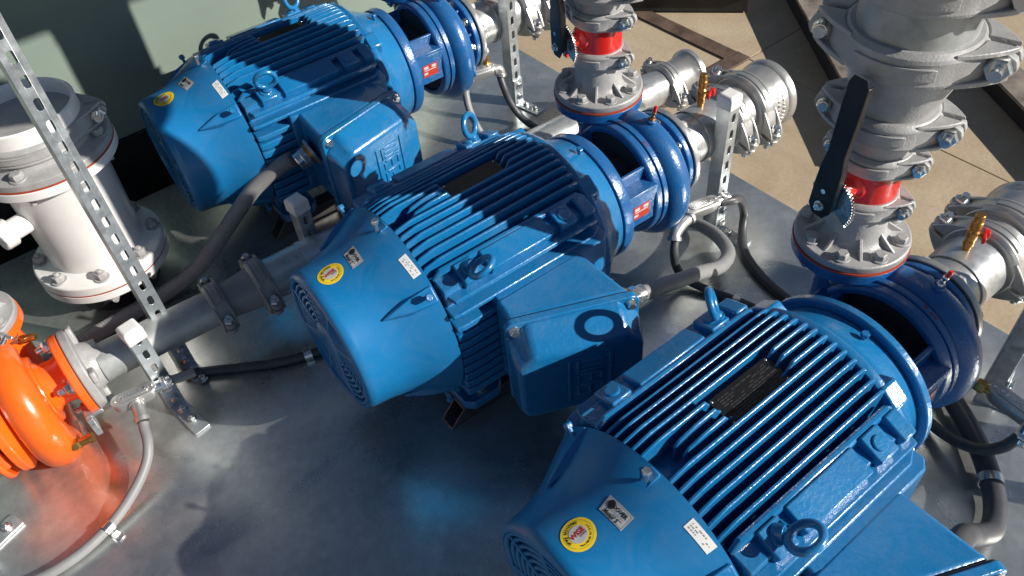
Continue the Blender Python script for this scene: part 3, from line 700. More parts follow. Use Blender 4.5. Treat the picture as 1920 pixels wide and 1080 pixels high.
def riser(i):
    loc, yaw = froot(i)
    lab = {1: 'grey discharge pipe stack rising from the farthest pump at the top edge', 2: 'grey discharge pipe stack with red valve band on the middle pump', 3: 'tall widening grey discharge pipe stack on the nearest pump, at the upper right'}[i]
    w = local_to_world(i) @ Vector((1.260, 0.154, 0.452))
    t = thing('discharge_riser', lab, 'pipe stack', w, yaw, 'discharge risers')
    g = MB().ring(0.05, 0.1155, 0.0005, 0.0045, T(0, 0, 0), 64); obj('gasket', g, 'gasket_red', t)
    bolted_flange(t, T(0, 0, 0.005), 0.1135, 0.060, 8, hh=0.115)
    z0 = 0.108
    LG = R(-72)
    coupling(t, T(0, 0, z0 + 0.006), 0.057, 0.044, LG, scale=0.85, flip=-1)
    zb = z0 + 0.026 + 0.062
    coupling(t, T(0, 0, zb + 0.022), 0.057, 0.044, LG, scale=0.9, flip=-1)
    obj('nipple', MB().lathe([(zb + 0.03, 0.0565), (zb + 0.060, 0.058), (zb + 0.10, 0.066)], I4, 48), 'cast_grey', t)
    coupling(t, T(0, 0, zb + 0.108), 0.074, 0.056, LG, scale=1.2, flip=-1)
    obj('reducer', MB().lathe([(zb + 0.110, 0.0715), (zb + 0.134, 0.0725), (zb + 0.150, 0.076), (zb + 0.205, 0.094), (zb + 0.224, 0.0975), (zb + 0.25, 0.098)], I4, 72), 'cast_grey', t)
    coupling(t, T(0, 0, zb + 0.255), 0.098, 0.064, LG, scale=1.5, flip=-1)
    obj('upper_pipe', MB().cyl(0.0955, zb + 0.26, zb + 0.76, I4, 72), 'galvanised_dark', t)
    coupling(t, T(0, 0, zb + 0.375), 0.098, 0.060, LG, scale=1.5, flip=-1)
    # above the picture: eccentric reducer, riser and the elbow that carries it away
    secs = [[(ox + rr * math.cos(2 * math.pi * k / 48), rr * math.sin(2 * math.pi * k / 48), zz) for k in range(48)] for ox, rr, zz in ((0, 0.0975, zb + 0.705), (0.002, 0.099, zb + 0.725), (0.045, 0.142, zb + 0.795), (0.050, 0.150, zb + 0.82))]
    obj('eccentric_reducer', MB().loft(secs), 'cast_grey', t)
    coupling(t, T(0.05, 0, zb + 0.83), 0.150, 0.066, LG, scale=1.4, flip=-1)
    pth = [(0.05, 0, zb + 0.82), (0.05, 0, zb + 0.95), (0.05, 0, zb + 1.10)] + [(0.05 + 0.28 * (1 - math.cos(R(9 * k))), 0, zb + 1.10 + 0.28 * math.sin(R(9 * k))) for k in range(1, 11)] + [(1.6, 0, zb + 1.38)]
    obj('top_bend', MB().tube(pth, 0.147, 48), 'galvanised_dark', t)
    coupling(t, T(0.05, 0, zb + 1.02), 0.150, 0.066, R(20), scale=1.4, flip=-1)
    if i != 3:
        pass
    # lever valve
    vl = {1: 'red lever valve in the stack of the farthest pump', 2: 'red butterfly valve with upright black lever on the middle pump stack', 3: 'red butterfly valve with long black lever and toothed plate on the tall stack'}[i]
    v = thing('butterfly_valve', vl, 'valve', (w.x, w.y, w.z + z0 + 0.028), yaw, 'red lever valves')
    obj('valve_body', MB().lathe([(-0.020, 0.045), (-0.020, 0.0575), (0.082, 0.0575), (0.082, 0.045)], I4, 64), 'red_paint', v, bevel=0.001)
    so_ = {1: 0.0, 2: 0.0, 3: 0.022}[i]
    D = T(0, 0, 0.031) @ RZ(R({1: 186, 2: 172, 3: 177}[i])) @ RY(R(90))       # local z = stem direction; local -x = up
    st = MB(); st.lathe([(0.040, 0.030), (0.056, 0.030), (0.064, 0.020), (0.088, 0.016), (0.092 + so_, 0.026), (0.098 + so_, 0.026)], D, 24)
    st.box((0, 0, 0.095 + so_), (0.070, 0.016, 0.008), D)
    obj('stem_neck', st, 'red_paint', v, bevel=0.0015)
    # toothed plate
    tp = MB(); pts = [(0.020 * math.cos(R(a)), 0.020 * math.sin(R(a))) for a in range(60, 301, 20)]
    teeth = []
    n = 19
    for k in range(n):
        a0 = R(-62 + 124 * k / n); a1 = R(-62 + 124 * (k + .55) / n)
        for a, rr in ((a0, 0.060), (a0 + .005, 0.0555), (a1, 0.0555), (a1 + .005, 0.060)): teeth.append((rr * math.cos(a), rr * math.sin(a)))
    PM = D @ RZ(R(180 + {1: 40, 2: 52, 3: 52}[i])) if False else D @ RZ(R({1: 120, 2: 128, 3: 118}[i]))
    tp.prism(teeth + pts, 0.099 + so_, 0.1025 + so_, PM)
    obj('toothed_plate', tp, 'bright_zinc', v, bevel=0.0006)
    # lever: pressed channel that stands up beside the stack
    lean = R({1: 3, 2: 2, 3: -3}[i]); LM = D @ RZ(lean)
    lv = MB(); Lw = 0.0205; zl = 0.1035 + so_
    prof = [(0.026, 0.012), (0.008, 0.024), (-0.05, 0.024), (-0.085, 0.0225), (-0.120, 0.0175), (-0.20, 0.0195), (-0.262, 0.0195), (-0.276, 0.013)]
    poly = [(x, y) for x, y in prof] + [(x, -y) for x, y in prof[::-1]]
    lv.prism(poly, zl + 0.015, zl + 0.018, LM)
    for s in (-1, 1):
        secs = []
        for (x, y) in prof[1:-1]:
            secs.append([(x, s * (y - 0.0002), zl + 0.001), (x, s * (y - 0.003), zl + 0.001), (x, s * (y - 0.003), zl + 0.0155), (x, s * (y - 0.0002), zl + 0.0155)])
        lv.loft(secs, LM)
    lo = obj('lever', lv, 'black_paint', v, bevel=0.0012)
    b = MB().bolt(0.007, 0.010, LM @ T(0, 0, zl + 0.018)); obj('lever_bolt', b, 'bright_zinc', lo)
    b = MB().cyl(0.005, zl + 0.017, zl + 0.021, LM @ T(-0.035, 0, 0), 12); obj('lever_pin', b, 'bright_zinc', lo)
for k in (1, 2, 3): riser(k)

def suction(i):
    loc, yaw = froot(i)
    lab = {1: 'grey suction pipe leaving the farthest pump at the top edge', 2: 'grey suction pipe of the middle pump, ending in a wide shiny cap', 3: 'grey suction pipe of the nearest pump, cut by the right edge'}[i]
    w = local_to_world(i) @ Vector((1.349, 0, ZC))
    t = thing('suction_pipe', lab, 'pipe', w, yaw, 'suction pipes')
    A = AX
    obj('gasket', MB().ring(0.05, 0.1175, 0.0003, 0.0025, A, 64), 'black_rubber', t)
    fo = bolted_flange(t, T(0.003, 0, 0) @ A, 0.1235, 0.076, 8, m='aluminium')
    obj('pipe', MB().lathe([(0.05, 0.0665), (0.05, 0.0715), (0.24, 0.0715), (0.24, 0.0665)], A, 64), 'galvanised', t)
    # branch clamp with brass test cock
    xb = 0.150
    obj('branch_clamp', MB().lathe([(xb - 0.045, 0.072), (xb - 0.045, 0.0755), (xb + 0.045, 0.0755), (xb + 0.045, 0.072)], A, 64, closed=True), 'galvanised', t, bevel=0.001)
    coupling(t, T(0.235, 0, 0) @ A, 0.078, 0.050, R(198 if i != 3 else 12), m='aluminium', scale=1.15)
    cone = MB().lathe([(0.24, 0.077), (0.290, 0.080), (0.33, 0.086)], A, 64); obj('reducer', cone, 'aluminium', t)
    coupling(t, T(0.315, 0, 0) @ A, 0.087, 0.052, R(198 if i != 3 else 12), m='aluminium', scale=1.2)
    cp = MB().lathe([(0.33, 0.086), (0.350, 0.090), (0.398, 0.093), (0.402, 0.0965), (0.412, 0.0985), (0.424, 0.0985), (0.428, 0.095), (0.428, 0.088), (0.36, 0.08)], A, 72)
    co = obj('end_fitting', cp, 'aluminium', t, bevel=0.001)
    # cast lettering on the end fitting
    q = MB(); rnd = random.Random(4)
    for row in (0.362, 0.380):
        for k in range(9):
            th = R(-52 - 7.5 * k); q.box((0, 0, 0.0935), (rnd.uniform(.005, .009), rnd.uniform(.003, .007), 0.0016), T(row, 0, 0) @ RX(-th))
    obj('cast_marks', q, 'aluminium', co)['kind'] = 'stuff'
    # brass cock, a thing of its own
    wv = local_to_world(i) @ Vector((1.349 + xb, 0.012, ZC + 0.074))
    bv = thing('brass_cock', {1: 'brass test cock on the farthest suction pipe', 2: 'brass test cock with red handle on the middle suction pipe, behind the white capped post', 3: 'brass test cock with red handle on the right-hand suction pipe'}[i], 'valve', wv, yaw, 'brass test cocks')
    b = MB(); b.lathe([(-0.004, 0.009), (0.012, 0.009), (0.013, 0.0115), (0.026, 0.0115), (0.028, 0.0095), (0.034, 0.0125), (0.052, 0.0125), (0.056, 0.0095), (0.060, 0.0095), (0.062, 0.0125), (0.078, 0.0125), (0.080, 0.0105), (0.094, 0.0105), (0.098, 0.009)], I4, 20)
    b.cyl(0.006, 0.0, 0.020, T(0, 0, 0.044) @ RZ(R(-62)) @ RY(R(90)), 12)
    obj('cock_body', b, 'brass', bv, bevel=0.0008)
    h = MB(); HM = T(0, 0, 0.044) @ RZ(R(-62))
    h.box((0.022, 0, 0), (0.008, 0.040, 0.016), HM); h.box((0.026, 0.008, 0), (0.014, 0.014, 0.018), HM)
    obj('red_handle', h, 'red_paint', bv, bevel=0.0025)
for k in (1, 2, 3): suction(k)

# manifold pipe that runs between the far and the middle motor
def manifold():
    p0 = Vector((-0.085, 1.662, 0.160)); yaw = R(-3.3)
    t = thing('manifold_pipe', 'long galvanised pipe from the orange pump running between the motors', 'pipe', p0, yaw)
    A = AX
    obj('small_pipe', MB().lathe([(0, 0.044), (0, 0.048), (0.30, 0.048), (0.30, 0.044)], A, 48), 'galvanised_dark', t)
    obj('reducer', MB().lathe([(0.29, 0.047), (0.335, 0.0475), (0.405, 0.056), (0.44, 0.0565)], A, 48), 'cast_dark', t)
    coupling(t, T(0.305, 0, 0) @ A, 0.049, 0.044, R(190), m='cast_dark', scale=0.95, flip=-1)
    coupling(t, T(0.425, 0, 0) @ A, 0.058, 0.046, R(190), m='cast_dark', scale=1.0, flip=-1)
    obj('large_pipe', MB().lathe([(0.43, 0.052), (0.43, 0.0565), (1.86, 0.0565), (1.86, 0.052)], A, 48), 'galvanised', t)
    coupling(t, T(1.835, 0, 0) @ A, 0.058, 0.046, R(195), m='aluminium', scale=1.0)
    obj('end_fitting', MB().lathe([(1.84, 0.058), (1.87, 0.060), (1.905, 0.063), (1.930, 0.073), (1.932, 0.076), (1.948, 0.0765), (1.950, 0.073), (1.950, 0.065), (1.90, 0.055)], A, 64), 'aluminium', t, bevel=0.001)
    # pipe strap on the short support
    st = MB().ring(0.0568, 0.0592, 0.545, 0.588, A, 48, R(-30), R(210)); obj('strap', st, 'zinc_strut', t)
    b = MB().bolt(0.010, 0.014, T(0.566, -0.066, 0.010) @ RX(R(60)), stud=0.012); b.cyl(0.019, -0.002, 0.003, T(0.566, -0.066, 0.010) @ RX(R(60)), 20); obj('strap_bolt', b, 'bright_zinc', t)
manifold()

# ================================================================== SLOTTED STRUT POSTS
def strut_mesh(h, wd=0.041, slot0=0.03, pitch=0.0508, face=(1,)):
    """channel standing on z=0; slotted web faces local -y; made of a real wall with holes"""
    m = MB(); a = wd / 2; th = 0.0030
    # slotted face as strips between oval holes
    sl, sw = 0.0285, 0.0142
    zc = slot0; zs = []
    while zc < h - 0.02: zs.append(zc); zc += pitch
    def face_with_slots(M):
        # columns left/right of the holes, and webs between them with rounded ends
        def quad(x0, x1, z0, z1):
            m.box(((x0 + x1) / 2, 0, (z0 + z1) / 2), (x1 - x0, th, z1 - z0), M)
        quad(-a, -sw / 2, 0, h); quad(sw / 2, a, 0, h)
        prev = 0.0
        for z in zs + [None]:
            z1 = h if z is None else z - sl / 2
            # web between prev hole top and this hole bottom, ends shaped as arcs
            pts = []
            n = 6; r = sw / 2
            if prev > 0:
                for k in range(n + 1):
                    an = math.pi * k / n; pts.append((-r * math.cos(an), prev - r + r * math.sin(an)))
            else: pts += [(-r, 0), (r, 0)]
            if z is not None:
                for k in range(n + 1):
                    an = math.pi * k / n; pts.append((r * math.cos(an), z1 + r - r * math.sin(an)))
            else: pts += [(r, h), (-r, h)]
            m.prism(pts, -th / 2, th / 2, M @ Matrix(((1, 0, 0, 0), (0, 0, -1, 0), (0, 1, 0, 0), (0, 0, 0, 1))))
            if z is not None: prev = z + sl / 2
    face_with_slots(T(0, -a + th / 2, 0))
    for s in (-1, 1):
        m.box((s * (a - th / 2), 0.0, h / 2), (th, wd - 2 * th, h)); m.box((s * (a - 0.006), a - th / 2, h / 2), (0.009, th, h))
    return m
def cap_mesh(h, wd=0.041):
    k = wd / 2 + 0.0032
    m = MB(); q = lambda r, z: [(-r, -r, z), (r, -r, z), (r, r, z), (-r, r, z)]
    m.loft([q(k, h - 0.030), q(k, h + 0.004), q(k - 0.006, h + 0.010)]); return m
def foot_angle(parent, w=0.041, L=0.098, up=0.10, side=-1, holes=3):
    """angle bracket bolted to the slotted face, foot on the plate"""
    m = MB(); t_ = 0.006; y0 = -0.0205
    m.box((0, y0 - t_ / 2 - 0.0005, up / 2 + 0.0005), (w, t_, up)); m.box((0, y0 - L / 2 - t_, t_ / 2 + 0.0006), (w, L, t_))
    o = obj('foot_bracket', m, 'zinc_strut', parent, bevel=0.0012)
    for k in range(2):
        M = T(0, y0 - t_ - 0.0005, 0.032 + k * 0.044) @ RX(R(90)); obj('bolt', MB().bolt(0.009, 0.011, M), 'bright_zinc', o)
    for k in range(2):
        M = T(0, y0 - 0.035 - k * 0.042, t_ + 0.0008); obj('bolt', MB().bolt(0.009, 0.011, M, stud=0.004), 'bright_zinc', o)
def post(loc, rz, h, label, cap=True, foot=True, slot0=0.03, L=0.098):
    t = thing('strut_post', label, 'post', loc, rz, 'slotted strut posts')
    obj('channel', strut_mesh(h, slot0=slot0), 'zinc_strut', t, bevel=0.0008, seg=1)
    if cap: obj('end_cap', cap_mesh(h), 'white_plastic', t, bevel=0.003, seg=3)
    if foot: foot_angle(t, L=L)
    return t
post((1.490, 1.105, 0.0), R(3), 0.445, 'galvanised slotted strut post with white cap beside the middle pump', slot0=0.082)
post((1.482, 2.020, 0.0), R(9), 0.56, 'galvanised slotted strut post beside the farthest pump, top out of frame', slot0=0.064)
post((1.500, 0.270, 0.0), R(14), 0.45, 'galvanised slotted strut post with white cap at the right edge', slot0=0.08)
post((0.010, 1.590, 0.0), R(8), 0.275, 'short slotted strut post with white cap in front of the small pipe', slot0=0.046, L=0.12)
post((0.083, 1.690, 0.0), R(8), 1.00, 'tall slotted strut post crossing in front of the white cylinder', cap=False, slot0=0.052, L=0.06)
post((0.515, 1.700, 0.0), R(8), 0.300, 'short slotted strut post with white cap behind the pipe, by the middle motor fan', slot0=0.04, foot=False)

# ================================================================== WHITE CYLINDER
def white_vessel():
    t = thing('pipe_spool', 'big white painted pipe spool with bolted flanges against the sage wall', 'pipe spool', (0.062, 2.115, 0.0))
    obj('stub_pipe', MB().cyl(0.115, 0.0005, 0.10, I4, 48), 'dark_steel', t)
    obj('bottom_flange', MB().lathe([(0.092, 0.10), (0.092, 0.174), (0.095, 0.178), (0.118, 0.178), (0.118, 0.10)], I4, 72), 'white_paint', t, bevel=0.001)
    obj('gasket', MB().ring(0.10, 0.1772, 0.1183, 0.1217, I4, 72), 'gasket_red', t)
    fl = obj('body_flange', MB().lathe([(0.122, 0.10), (0.122, 0.178), (0.148, 0.178), (0.152, 0.174), (0.154, 0.14), (0.160, 0.130), (0.160, 0.10)], I4, 72), 'white_paint', t, bevel=0.002)
    for k in range(8):
        a = R(22.5 + 45 * k + 8); M = T(0.153 * math.cos(a), 0.153 * math.sin(a), 0.1520)
        obj('bolt', MB().bolt(0.0145, 0.022, M, stud=0.008), 'cast_grey', fl, bevel=0.001)
        obj('nut', MB().bolt(0.0145, 0.020, T(0.153 * math.cos(a), 0.153 * math.sin(a), 0.0918) @ RX(R(180)), stud=0.010), 'cast_grey', fl)
    obj('body', MB().lathe([(0.150, 0.126), (0.165, 0.127), (0.42, 0.132), (0.44, 0.14), (0.452, 0.150)], I4, 72), 'white_paint', t)
    tf = obj('top_flange', MB().lathe([(0.448, 0.10), (0.450, 0.174), (0.454, 0.178), (0.476, 0.178), (0.478, 0.176), (0.478, 0.10)], I4, 72), 'white_paint', t, bevel=0.001)
    obj('gasket', MB().ring(0.10, 0.1772, 0.4783, 0.4820, I4, 72), 'gasket_red', t)
    gf = obj('adapter_flange', MB().lathe([(0.4825, 0.11), (0.4825, 0.176), (0.500, 0.176), (0.504, 0.170), (0.506, 0.150), (0.512, 0.138), (0.535, 0.133), (0.535, 0.11)], I4, 72), 'cast_grey', t, bevel=0.001)
    for k in range(8):
        a = R(22.5 + 45 * k - 10); M = T(0.153 * math.cos(a), 0.153 * math.sin(a), 0.5030)
        obj('bolt', MB().bolt(0.0145, 0.020, M), 'cast_grey', gf, bevel=0.001)
        obj('bolt_tail', MB().cyl(0.008, -0.022, 0, T(0.153 * math.cos(a), 0.153 * math.sin(a), 0.449), 12), 'cast_grey', gf)
    coupling(t, T(0, 0, 0.545), 0.128, 0.050, R(-15), m='cast_grey', scale=1.25, flip=-1)
    obj('open_pipe', MB().lathe([(0.53, 0.124), (0.53, 0.1325), (0.605, 0.1335), (0.609, 0.129), (0.605, 0.1245), (0.56, 0.121), (0.56, 0.108), (0.55, 0.104), (0.20, 0.104), (0.20, 0.0001)], I4, 72), 'white_paint', t)
    # side boss with white plug
    M = toward((-0.125, -0.040, 0.335), (-0.97, -0.22, 0.0)); k = MB().cyl(0.028, -0.03, 0.035, M, 28); sb = obj('side_boss', k, 'white_paint', t, bevel=0.003)
    obj('side_plug', MB().lathe([(0.035, 0.034), (0.040, 0.038), (0.070, 0.038), (0.075, 0.033)], M, 12), 'white_plastic', sb, bevel=0.004)
white_vessel()

# ================================================================== ORANGE PUMP
def orange_pump():
    y0, zc = 1.672, 0.160
    t = thing('orange_pump', 'glossy orange pump cut by the left edge of the picture', 'pump', (0.0, y0, 0.0), R(-1.5))
    A = T(0, 0, zc) @ AX
    gf = obj('adapter_flange', MB().lathe([(-0.134, 0.03), (-0.134, 0.104), (-0.131, 0.107), (-0.115, 0.107), (-0.112, 0.104), (-0.112, 0.068), (-0.100, 0.060), (-0.085, 0.055), (-0.070, 0.054), (-0.070, 0.03)], A, 64), 'cast_grey', t, bevel=0.001)
    for k in range(4):
        a = R(45 + 90 * k + 20); M = T(0, 0, zc) @ RX(a) @ T(-0.112, 0, 0.086) @ RY(R(90)); obj('lug', MB().box((0, 0, 0.006), (0.045, 0.030, 0.014), M), 'cast_grey', gf, bevel=0.004)
    fl = obj('suction_flange', MB().lathe([(-0.156, 0.05), (-0.156, 0.101), (-0.153, 0.105), (-0.1355, 0.105), (-0.1355, 0.05)], A, 64), 'orange_paint', t, bevel=0.002)
    for k in range(4):
        M = T(0, 0, zc) @ RX(R(65 + 90 * k)) @ T(-0.156, 0, 0.088) @ RY(R(-90)); obj('bolt', MB().bolt(0.0125, 0.016, M, stud=0.016), 'bright_zinc', fl)
    obj('neck', MB().lathe([(-0.158, 0.062), (-0.175, 0.056), (-0.200, 0.058), (-0.222, 0.080), (-0.24, 0.115)], A, 56), 'orange_paint', t)
    pts = []; rad = []
    for k in range(61):
        a = R(75 + (360 - 75) * k / 60); f = k / 60; rc = 0.122 + 0.03 * f
        pts.append((-0.252, rc * math.cos(a), zc + rc * math.sin(a))); rad.append(0.038 + 0.018 * f)
    pts += [(-0.252, 0.154, zc + 0.03), (-0.260, 0.155, zc + 0.08), (-0.275, 0.156, 0.285)]; rad += [0.056, 0.058, 0.066]
    obj('volute', MB().tube(pts, rad, 28), 'orange_paint', t, ang=60)
    obj('casing_plate', MB().lathe([(-0.335, 0.05), (-0.335, 0.150), (-0.318, 0.152), (-0.312, 0.146), (-0.280, 0.11), (-0.21, 0.085)], A, 64), 'orange_paint', t, bevel=0.002)
    obj('lantern', MB().box((-0.385, -0.125, zc), (0.08, 0.012, 0.10)).box((-0.385, 0.125, zc), (0.08, 0.012, 0.10)).lathe([(-0.37, 0.05), (-0.37, 0.150), (-0.355, 0.150), (-0.355, 0.05)], A, 48), 'orange_paint', t, bevel=0.005)
    obj('pump_foot', MB().box((-0.37, 0.06, 0.022), (0.06, 0.16, 0.042)), 'orange_paint', t, bevel=0.004)
    df = obj('discharge_flange', MB().lathe([(0.262, 0.06), (0.272, 0.104), (0.276, 0.107), (0.296, 0.107), (0.296, 0.05)], T(-0.278, 0.156, 0), 56), 'orange_paint', t, bevel=0.001)
    bolted_flange(t, T(-0.278, 0.156, 0.2965), 0.1045, 0.060, 4)
    obj('riser_stub', MB().cyl(0.056, 0.34, 0.62, T(-0.278, 0.156, 0), 40), 'cast_grey', t)
    for k in range(4):
        a = R(45 + 90 * k); obj('flange_nut', MB().bolt(0.011, 0.014, T(-0.278 + 0.086 * math.cos(a), 0.156 + 0.086 * math.sin(a), 0.268) @ RX(R(180)), stud=0.010), 'bright_zinc', df)
    # brass cock and steel plug
    M = toward((-0.222, 0.118, 0.232), (0.85, -0.45, 0.10)); b = MB().cyl(0.006, -0.01, 0.03, M, 12); b.hexa(0.011, 0.018, 0.032, M); b.lathe([(0.032, 0.009), (0.05, 0.009), (0.054, 0.007)], M, 14); obj('brass_plug', b, 'brass', t)
    M = toward((-0.225, 0.03, 0.315), (0.75, 0.35, 0.45)); b = MB().cyl(0.006, -0.01, 0.016, M, 12); b.box((0, 0, 0.014), (0.040, 0.008, 0.008), M); obj('vent_key', b, 'bright_zinc', t, bevel=0.002)
    M = toward((-0.232, -0.150, 0.098), (0.97, -0.22, 0.12)); b = MB().cyl(0.009, -0.02, 0.055, M, 14); b.hexa(0.014, 0.012, 0.030, M); b.lathe([(0.03, 0.0105), (0.05, 0.0105), (0.052, 0.013), (0.062, 0.013)], M, 16); obj('brass_nipple', b, 'brass', t)
    obj('bracket', MB().box((-0.165, -0.085, 0.075), (0.014, 0.05, 0.06)).box((-0.15, -0.085, 0.104), (0.04, 0.03, 0.010)), 'zinc_strut', t, bevel=0.001)
orange_pump()

# ================================================================== CONDUITS
def conduit_body(p, d, label, L=0.105, r=0.018, up=(0, 0, 1), text=True, group='aluminium conduit bodies'):
    """oval cast conduit body: axis d, lid facing up"""
    d = Vector(d).normalized(); u = Vector(up); u = (u - d * u.dot(d)).normalized(); s = u.cross(d)
    t = thing('conduit_junction', label, 'conduit fitting', p, 0, group)
    M = Matrix((( d.x, s.x, u.x, 0), (d.y, s.y, u.y, 0), (d.z, s.z, u.z, 0), (0, 0, 0, 1)))
    b = MB(); b.loft([[(x * .86, y * .80, -0.019) for x, y in rrect(L, 0.036, 0.0175, 6)], [(x, y, -0.010) for x, y in rrect(L, 0.036, 0.0175, 6)], [(x, y, 0.010) for x, y in rrect(L, 0.036, 0.0175, 6)]], M)
    bo = obj('body', b, 'aluminium', t, bevel=0.002)
    l = MB().prism(rrect(L + 0.004, 0.038, 0.0185, 6), 0.0105, 0.0145, M); li = obj('lid', l, 'aluminium', t, bevel=0.001)
    obj('lid_rim', MB().prism(rrect(L * .72, 0.022, 0.0105, 6), 0.0143, 0.0170, M), 'aluminium', li, bevel=0.001)
    for a in (-1, 1): obj('lid_screw', MB().sphere(0.0035, M @ T(a * (L / 2 - 0.008), 0, 0.0148), 12, 6, (1, 1, .6)), 'bright_zinc', li)
    if text:
        q = MB(); rnd = random.Random(11)
        for row in (0.0030, -0.0030):
            x = -0.018
            while x < 0.018:
                wq = rnd.uniform(0.0014, 0.0036); q.box((x, row, 0.0174), (wq, 0.0036, 0.0012), M); x += wq + 0.0016
        for sx in (-0.027, 0.027): q.lathe([(0.0168, 0.0042), (0.0182, 0.0042), (0.0185, 0.003)], M @ T(sx, 0, 0), 14)
        obj('cast_marks', q, 'bright_zinc', li)['kind'] = 'stuff'
    return t, M
def hub(t, p, d, r=0.016, L=0.026, hexr=0.0195):
    M = toward(p, d); b = MB().cyl(r * .92, -0.012, L * .5, M, 20); b.hexa(hexr, L * .45, L, M); b.lathe([(L, r), (L + 0.010, r), (L + 0.013, r * .8)], M, 20)
    return obj('connector', b, 'bright_zinc', t, bevel=0.0008)
def elbow(t, p0, p1, p2, r=0.0155):
    pts = smoothpath([p0, Vector(p0).lerp(Vector(p1), .6), Vector(p1).lerp(Vector(p2), .45), p2], 6)
    b = MB().tube(pts, r, 18); n = len(pts)
    b.tube([pts[0], pts[0] + (pts[1] - pts[0]).normalized() * 0.010], r * 1.25, 18); b.tube([pts[-1], pts[-1] + (pts[-2] - pts[-1]).normalized() * 0.010], r * 1.25, 18)
    return obj('elbow', b, 'aluminium', t)
def hose(name, pts, r, m, label, group, n=10, ribs=False):
    P = smoothpath(pts, n)
    if ribs:
        # helical ribbing: resample finely and modulate the radius
        Q = smoothpath(pts, 110); rr = [r * (1.0 + 0.022 * math.sin(k * 1.05)) for k in range(len(Q))]
        o = obj(name, MB().tube(Q, rr, 20), m, None, ang=80)
    else: o = obj(name, MB().tube(P, r, 16), m, None, ang=60)
    return tag(o, label, 'conduit', group)
HG = 'flexible conduits'
def hose_clamp(p, d, r, label):
    M = toward(p, d); t = thing('pipe_clamp', label, 'clamp', p, 0, 'pipe clamps')
    M0 = toward((0, 0, 0), d)
    obj('band', MB().ring(r, r + 0.0025, -0.010, 0.010, M0, 28), 'bright_zinc', t)
    obj('ear', MB().box((0, 0, 0.002), (0.030, 0.018, 0.003), T(0, 0, -Vector(p).z) @ RZ(math.atan2(d[1], d[0]) + R(90)) @ T(r + 0.012, 0, 0)), 'bright_zinc', t, bevel=0.001)
    return t
# ---- far motor: wide ribbed conduit into the terminal box
G_M1 = (0.641, 1.828, 0.325)
H_M1 = [(0.616, 1.842, 0.318), (0.592, 1.860, 0.308), (0.559, 1.881, 0.288), (0.486, 1.919, 0.235), (0.405, 1.941, 0.160), (0.314, 1.938, 0.095), (0.232, 1.944, 0.045), (0.127, 1.941, 0.027), (-0.003, 1.930, 0.026), (-0.140, 1.921, 0.026), (-0.270, 1.915, 0.026)]
hose('flexible_conduit', H_M1[1:], 0.0225, 'conduit_grey', 'wide ribbed grey conduit curving down from the farthest motor terminal box', HG, ribs=True)
def gland(p, d, r, label):
    t = thing('conduit_gland', label, 'conduit fitting', p, 0, 'conduit glands'); M = toward((0, 0, 0), d)
    obj('lock_ring', MB().lathe([(-0.004, r * 1.05), (-0.004, r * 1.75), (0.002, r * 1.75), (0.004, r * 1.6), (0.006, r * 1.05)], M, 32), 'galvanised', t)
    obj('sealing_ring', MB().lathe([(0.004, r), (0.004, r * 1.45), (0.012, r * 1.4), (0.014, r)], M, 32), 'brass', t)
    obj('gland_nut', MB().lathe([(0.012, r * 1.15), (0.014, r * 1.32), (0.030, r * 1.32), (0.034, r * 1.12)], M, 8).lathe([(0.030, r * 1.12), (0.046, r * 1.16), (0.050, r * 1.05)], M, 28), 'bright_zinc', t, bevel=0.001)
gland(G_M1, (-0.85, 0.10, -0.30), 0.0230, 'bright hexagonal gland on the side of the farthest motor terminal box')
# ---- middle motor
H_M2 = [(0.913, 0.867, 0.300), (0.966, 0.864, 0.285), (1.051, 0.868, 0.250), (1.159, 0.878, 0.200), (1.255, 0.888, 0.150), (1.342, 0.930, 0.110), (1.404, 1.008, 0.070), (1.434, 1.093, 0.040), (1.426, 1.183, 0.028), (1.398, 1.276, 0.028)]
hose('flexible_conduit', H_M2, 0.0185, 'conduit_grey', 'thick grey conduit looping from the middle motor box past the white capped post', HG)
gland((0.896, 0.866, 0.302), (1.0, -0.15, -0.03), 0.0190, 'bright gland where the thick conduit enters the middle motor terminal box')
H_M2s = [(1.246, 1.033, 0.145), (1.231, 1.020, 0.120), (1.238, 1.014, 0.070), (1.254, 0.992, 0.030), (1.279, 0.927, 0.014), (1.307, 0.849, 0.013), (1.326, 0.768, 0.013), (1.335, 0.674, 0.013)]
hose('flexible_conduit', H_M2s, 0.0115, 'conduit_dark', 'thin conduit dropping from the elbow beside the middle pump and crossing the plate', HG)
H_M2r = [(1.425, 1.040, 0.170), (1.462, 1.026, 0.165), (1.500, 1.030, 0.140), (1.543, 1.039, 0.060), (1.507, 1.008, 0.020), (1.455, 0.948, 0.013), (1.417, 0.842, 0.013), (1.405, 0.70, 0.013), (1.43, 0.56, 0.013), (1.44, 0.40, 0.013)]
hose('flexible_conduit', H_M2r, 0.0125, 'conduit_dark', 'thin dark conduit turning down past the foot of the middle white capped post', HG)
t, M = conduit_body((1.368, 1.058, 0.172), (0.975, -0.20, 0.0), 'aluminium conduit body with oval lid in front of the middle white capped post')
hub(t, (0.052, -0.011, 0), (0.975, -0.2, 0)); elbow(t, (-0.040, 0.0, -0.008), (-0.102, -0.008, -0.008), (-0.122, -0.022, -0.028))
b = MB().cyl(0.009, -0.01, 0.035, toward((-0.062, 0.045, 0.004), (0.6, -0.75, 0)), 14); b.hexa(0.015, 0.004, 0.022, toward((-0.062, 0.045, 0.004), (0.6, -0.75, 0))); obj('brass_nipple', b, 'brass', t)
